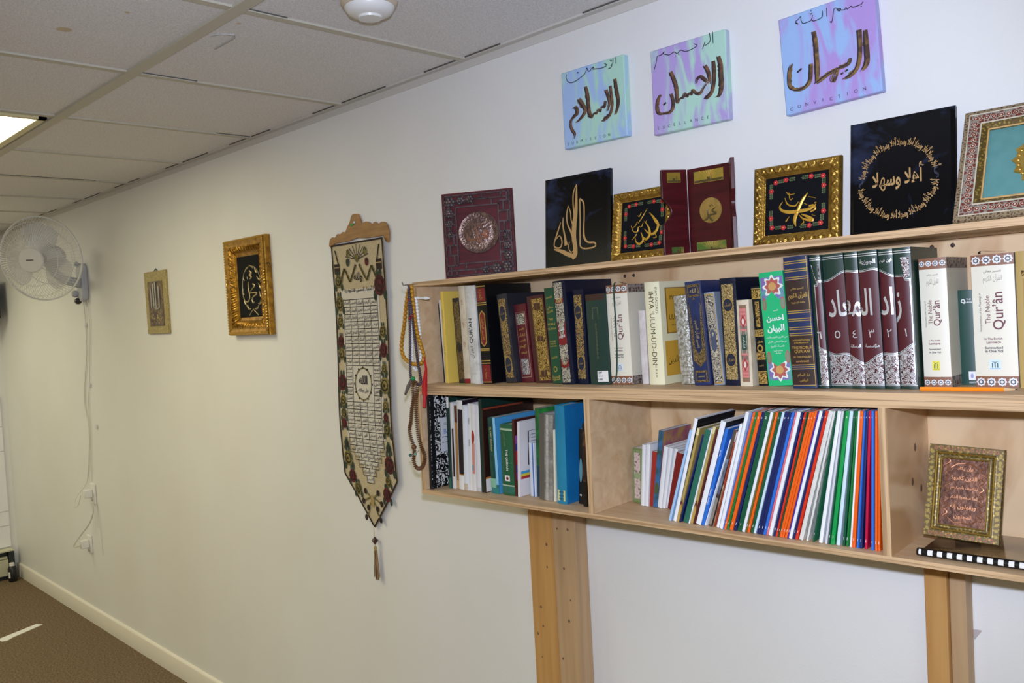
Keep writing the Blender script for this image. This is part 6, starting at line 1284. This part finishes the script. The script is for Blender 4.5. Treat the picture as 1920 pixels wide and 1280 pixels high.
# T3 and T5 gold frames with embroidery
gold2 = M('gilt_carved', '#b08a3e', .32, .75, hex2='#8d6a28', nscale=70, lo=.35, hi=.7, bump=.2, bscale=260)
gold3 = M('gilt_plain', '#b5914a', .35, .7)
redf = M('red_silk', '#b81c28', .6); grf = M('green_silk', '#5c6a44', .7)
blackcl = M('black_cloth', '#0f1014', .85, bump=.2, bscale=700, spec=.15)
def embroidered(xc, y0, wd, ht, key, label, lean, yawz, ox=0., oy=0.):
    t, T = leaner('picture_frame', xc, y0, wd, ht, lean, yawz, label, 'picture')
    b = MB(); carved(b, wd, ht, [(0, .006), (.0015, .013), (.003, .0145), (.0165, .014), (.0172, .011), (.021, .010), (.0235, .0065)], gold2, T, .0032, .017, (.1, .72)); beadrow(b, wd, ht, .0222, .008, .0011, goldlt, T, .0028); o = b.build('frame', t, angle=60)
    b = MB(); plate(b, .022, .022, wd-.022, ht-.022, .001, .0062, blackcl, T); fixn(b.build('cloth_panel', t, smooth=False))
    b = MB()
    for k, s in enumerate(ST[key]): stroke(b, s, goldthread, lambda a, c, d: T(a, c, .0064+d), wd, ht, ox, oy, ws=1., thick=.0012)
    b.build('embroidered_script', t)
    iw, ih = wd-.044, ht-.044
    for u, v in ((.17, .9), (.33, .92), (.1, .76), (.1, .3), (.12, .14), (.3, .12), (.72, .92), (.9, .9), (.91, .74), (.91, .32), (.87, .13), (.7, .11)):
        cx, cy = .022+u*iw, .022+v*ih
        b = MB()
        for k in range(5): a = 2*PI*k/5; disc(b, cx+.0026*math.cos(a), cy+.0026*math.sin(a), .0026, .0026, .0066, redf, T, 8, .0008)
        disc(b, cx, cy, .0012, .0012, .0076, paint('#e0a04a'), T, 6, .0005); b.build('flower', t)
    b = MB()
    for u, v, hz in ((.25, .91, 1), (.42, .92, 1), (.62, .92, 1), (.81, .91, 1), (.1, .83, 0), (.1, .68, 0), (.1, .38, 0), (.11, .22, 0), (.21, .13, 1), (.4, .12, 1), (.6, .11, 1), (.79, .12, 1), (.91, .82, 0), (.91, .66, 0), (.91, .4, 0), (.89, .22, 0)):
        cx, cy = .022+u*iw, .022+v*ih
        for k in (-1, 0, 1):
            for s in (-1, 1):
                x, y = (cx+k*.004+.0012, cy+s*.0024) if hz else (cx+s*.0024, cy+k*.004)
                disc(b, x, y, .0022 if hz else .0014, .0012 if hz else .002, .0066, grf, T, 6)
        b.tube([T(cx-(.007 if hz else 0), cy-(0 if hz else .007), .0066), T(cx+(.007 if hz else 0), cy+(0 if hz else .007), .0066)], .0005, grf, 4)
    b.build('leaf_sprigs', t)
embroidered(1.032, -.098, .167, .163, 'ALLAH', 'small gilt frame with gold script and red flowers, partly behind the folding panel', 9, .0)
embroidered(1.395, -.098, .1725, .161, 'MUH', 'small gilt frame with gold script and red flowers, standing right of the folding panel', 9, .06)
# T4 folding wooden panel
lac = M('lacquered_wood', '#4a1218', .34, hex2='#390c11', nscale=10, stretch=(1, 1, 7), spec=.25)
foil1 = M('brass_foil', '#b38f3a', .3, .6, hex2='#8d8a3c', nscale=40, lo=.4, hi=.65); foil2 = M('green_foil', '#5a7a3c', .3, .6, hex2='#b39a4a', nscale=40, lo=.4, hi=.65); foild = paint('#4a3c1c', .4)
t = thing('folding_panel', (1.227, -.13, ztop(1.227)+.0012), 'dark red lacquered folding panel with brass plates, standing open on the top shelf', 'ornament')
pw_, ph_, pt_ = .102, .176, .008
TC = lambda a, c, d: (a-pw_/2, -d, c)
b = MB(); plate(b, 0, 0, pw_, ph_, -pt_, 0, lac, TC); bevel(fixn(b.build('centre_leaf', t)), .0012)
def foilpic(b, x0, y0, x1, y1, m, T, rays=True):
    plate(b, x0, y0, x1, y1, 0, .0006, m, T); cx, cy = (x0+x1)/2, y0+(y1-y0)*.25
    if rays:
        for k in range(11):
            a = PI*(k+.5)/11; ex_, ey_ = math.cos(a), math.sin(a); q = min((x1-x0)/2/max(abs(ex_), .01), (y1-cy)/max(ey_, .01))
            b.add([T(cx, cy, .0007), T(cx+q*ex_-.0006*ey_, cy+q*ey_, .0007), T(cx+q*ex_+.0006*ey_, cy+q*ey_, .0007)], [(0, 1, 2)], paint('#d8c070', .3, .6))
    plate(b, x0+.001, y0+.001, x1-.001, cy-.0005, .0007, .0009, foild, T); plate(b, cx-.003, cy-.002, cx+.003, cy+.004, .0007, .001, foild, T); b.tube([T(cx+.006, cy, .001), T(cx+.006, cy+.008, .001)], .0006, foild, 4)
b = MB(); foilpic(b, .017, ph_-.032, .085, ph_-.008, foil1, TC); b.build('brass_plate', t, smooth=False); b = MB(); foilpic(b, .017, .004, .085, .024, foil2, TC); b.build('brass_plate', t, smooth=False)
b = MB(); n = 36; rm = .0255; cx, cy = .053, ph_*.49
b.add([TC(cx, cy, .0022)]+[TC(cx+rm*math.cos(2*PI*i/n), cy+rm*math.sin(2*PI*i/n), .0016) for i in range(n)]+[TC(cx+rm*1.02*math.cos(2*PI*i/n), cy+rm*1.02*math.sin(2*PI*i/n), 0) for i in range(n)], [(0, i+1, (i+1) % n+1) for i in range(n)]+[(i+1, n+i+1, n+(i+1) % n+1, (i+1) % n+1) for i in range(n)], M('brass_disc', '#9a7f48', .3, .75, hex2='#b89a5a', nscale=20, bump=.2, bscale=120)); b.build('brass_medallion', t)
b = MB()
for s in ST['MEDAL']: stroke(b, s, foild, lambda a, c, d: TC(a, c, .0026+d), pw_, ph_, .002, -.001, thick=.0006)
b.build('medallion_script', t)
def leaf(width, ang, right, notch, name):
    """hinged side leaf: runs from its hinge edge by `width` in direction ang"""
    hx = pw_/2 if right else -pw_/2
    dx, dy = math.cos(ang), math.sin(ang); nx_, ny_ = (-dy, dx)
    sgn = 1
    P = [(0, 0), (width, 0)]
    if notch: P += [(width, ph_*.36)]+[(width-notch*math.sin(PI*i/12), ph_*(.36+.3*i/12)) for i in range(1, 12)]+[(width, ph_*.66)]
    P += [(width, ph_), (0, ph_)]
    off = (hx+dx*.002, dy*.002-.001)
    Tl = lambda a, c, d: (off[0]+dx*a+nx_*d, off[1]+dy*a+ny_*d, c)
    b = MB(); b.prism(P, -pt_/2, pt_/2, lac, Tl); o = fixn(b.build(name, t, smooth=False)); bevel(o, .001); return Tl
aL = math.pi+1.02          # folded towards the room
TL_ = leaf(.056, aL, False, .019, 'left_leaf')
b = MB(); face = lambda a, c, d: TL_(.056-a, c, pt_/2+d)
foilpic(b, .012, ph_-.027, .042, ph_-.006, foil1, face, False); b.build('brass_plate', t, smooth=False); b = MB(); foilpic(b, .016, .004, .042, .017, foil2, face, False); o = b.build('brass_plate', t, smooth=False)
TR_ = leaf(.056, -.98, True, .019, 'right_leaf')
b = MB()
for z in (.02, ph_-.02):
    for sx in (-1, 1): b.tube([(sx*(pw_/2+.001), -.003, z-.008), (sx*(pw_/2+.001), -.003, z+.008)], .0018, brass, 8)
b.build('hinge', t)
# T6 black marble with ring
wd, ht = .1785, .2135
t, T = leaner('plaque', 1.5845, -.08, wd, ht, 8, .05, 'large black marble plaque with a gold ring of script', 'plaque')
fixn(slab().build('slab', t, smooth=False))
b = MB(); cx, cy = wd*.475, ht*.47
write(b, 'أهلا وسهلا', carvedgold, lambda a, c: T(a, c, .0118), cx, cy+.002, .088, .044, 0, True, .025)
vs, fs, W, Ht = glyphs(' '.join(['أهلا وسهلا']*6), .03)
r0_, hr = .064, .019
for mid, span in ((PI/2+.02, PI*.92), (-PI/2+.0, PI*.9)):
    V = []
    for x, y in vs:
        if mid > 0: a = mid-x/W*span; r = r0_+y/Ht*hr
        else: a = mid+x/W*span; r = r0_-y/Ht*hr
        V.append(T(cx+r*math.cos(a), cy+1.03*r*math.sin(a), .0118))
    b.add(V, fs, carvedgold)
dimg = M('dim_engraving', '#3c4254', .5)
for s in (-1, 1):
    for k in range(6):
        P = [(cx+s*(r0_+.004*math.sin(q+k)), cy+(k-2.5)*.0035+.0015*q) for q in range(4)]; b.tube([T(x, y, .0116) for x, y in P], .0006, dimg, 4)
b.build('engraved_script', t, smooth=False)
# T7 inlaid frame at the right edge
wd, ht = .27, .212
inl = M('inlay_mosaic', '#8d7a5c', .4, hex2='#4a3424', nscale=190, kind='cells', lo=.08, hi=.3); inr = M('inlay_mosaic_red', '#8a8478', .4, hex2='#6d2f22', nscale=120, kind='cells', lo=.06, hi=.16); ino = paint('#8f7434', .4, .2); ivl = paint('#c9bfa8', .4)
turq = M('turquoise_velvet', '#5c8f8c', .7, hex2='#568987', nscale=60)
t, T = leaner('picture_frame', 1.691+.135, -.145, wd, ht, 27, .02, 'inlaid wooden frame with a gold sunburst on turquoise, at the right edge', 'picture')
b = MB(); carved(b, wd, ht, [(0, .006), (.001, .013), (.008, .0135), (.010, .0145)], inl, T)
TI = lambda a, c, d: T(a+.01, c+.01, d)
carved(b, wd-.02, ht-.02, [(0, .0145), (.0015, .015), (.019, .013)], inr, TI)
TI2 = lambda a, c, d: T(a+.0285, c+.0285, d)
carved(b, wd-.057, ht-.057, [(0, .013), (.002, .0145), (.009, .011), (.0115, .006)], khat, TI2)
for ins, r, m in ((.0098, .0011, ivl), (.0285, .0014, ivl), (.0395, .0016, M('inlay_yellow', '#c9a268', .4))):
    for a in ((ins, ins, wd-ins, ins), (ins, ht-ins, wd-ins, ht-ins), (ins, ins, ins, ht-ins), (wd-ins, ins, wd-ins, ht-ins)): b.tube([T(a[0], a[1], .0148-(.005 if ins > .03 else 0)), T(a[2], a[3], .0148-(.005 if ins > .03 else 0))], r, m, 5)
k_ = 0
for side in range(4):
    L = (wd if side % 2 == 0 else ht)-.03; nn = int(L/.0105)
    for i in range(nn):
        s_ = .02+L*(i+.5)/nn*.985; p = (s_, .0195) if side == 0 else (wd-.0195, s_) if side == 1 else (s_, ht-.0195) if side == 2 else (.0195, s_)
        disc(b, p[0], p[1], .0046, .0046, .0151, ivl, T, 6); disc(b, p[0], p[1], .0038, .0038, .0153, paint('#7a3426', .45), T, 6); disc(b, p[0], p[1], .0015, .0015, .0155, ivl, T, 6)
b.build('frame', t, angle=50)
b = MB(); plate(b, .039, .039, wd-.039, ht-.039, .001, .005, turq, T); fixn(b.build('velvet_panel', t, smooth=False))
b = MB(); cx, cy = wd*.5, ht*.5; n = 64; P = []
for i in range(n): a = 2*PI*i/n; r = .05*(1+.1*abs(math.cos(8*a))+.06*math.cos(16*a)); P.append((cx+r*math.cos(a), cy+r*.95*math.sin(a)))
gm = M('medallion_gold', '#b08f3a', .3, .75, hex2='#c9ac5a', nscale=25, bump=.5, bscale=120)
b.add([T(cx, cy, .0085)]+[T(x, y, .0075) for x, y in P]+[T(x, y, .005) for x, y in P], [(0, i+1, (i+1) % n+1) for i in range(n)]+[(i+1, n+i+1, n+(i+1) % n+1, (i+1) % n+1) for i in range(n)], gm)
for i in range(32): a = 2*PI*i/32; b.ball(T(cx+.049*math.cos(a), cy+.046*math.sin(a), .0078), .0035, goldlt, 6, 4, (1, .4, 1))
b.build('gold_medallion', t)
b = MB()
for i in range(9):
    x = cx-.032+i*.008; hh = .034*math.sqrt(max(.05, 1-((x-cx)/.042)**2)); b.tube([T(x, cy-hh*.8, .0088), T(x+.002, cy+hh, .0095)], [.0012, .0022], goldlt, 6)
b.build('raised_script', t)
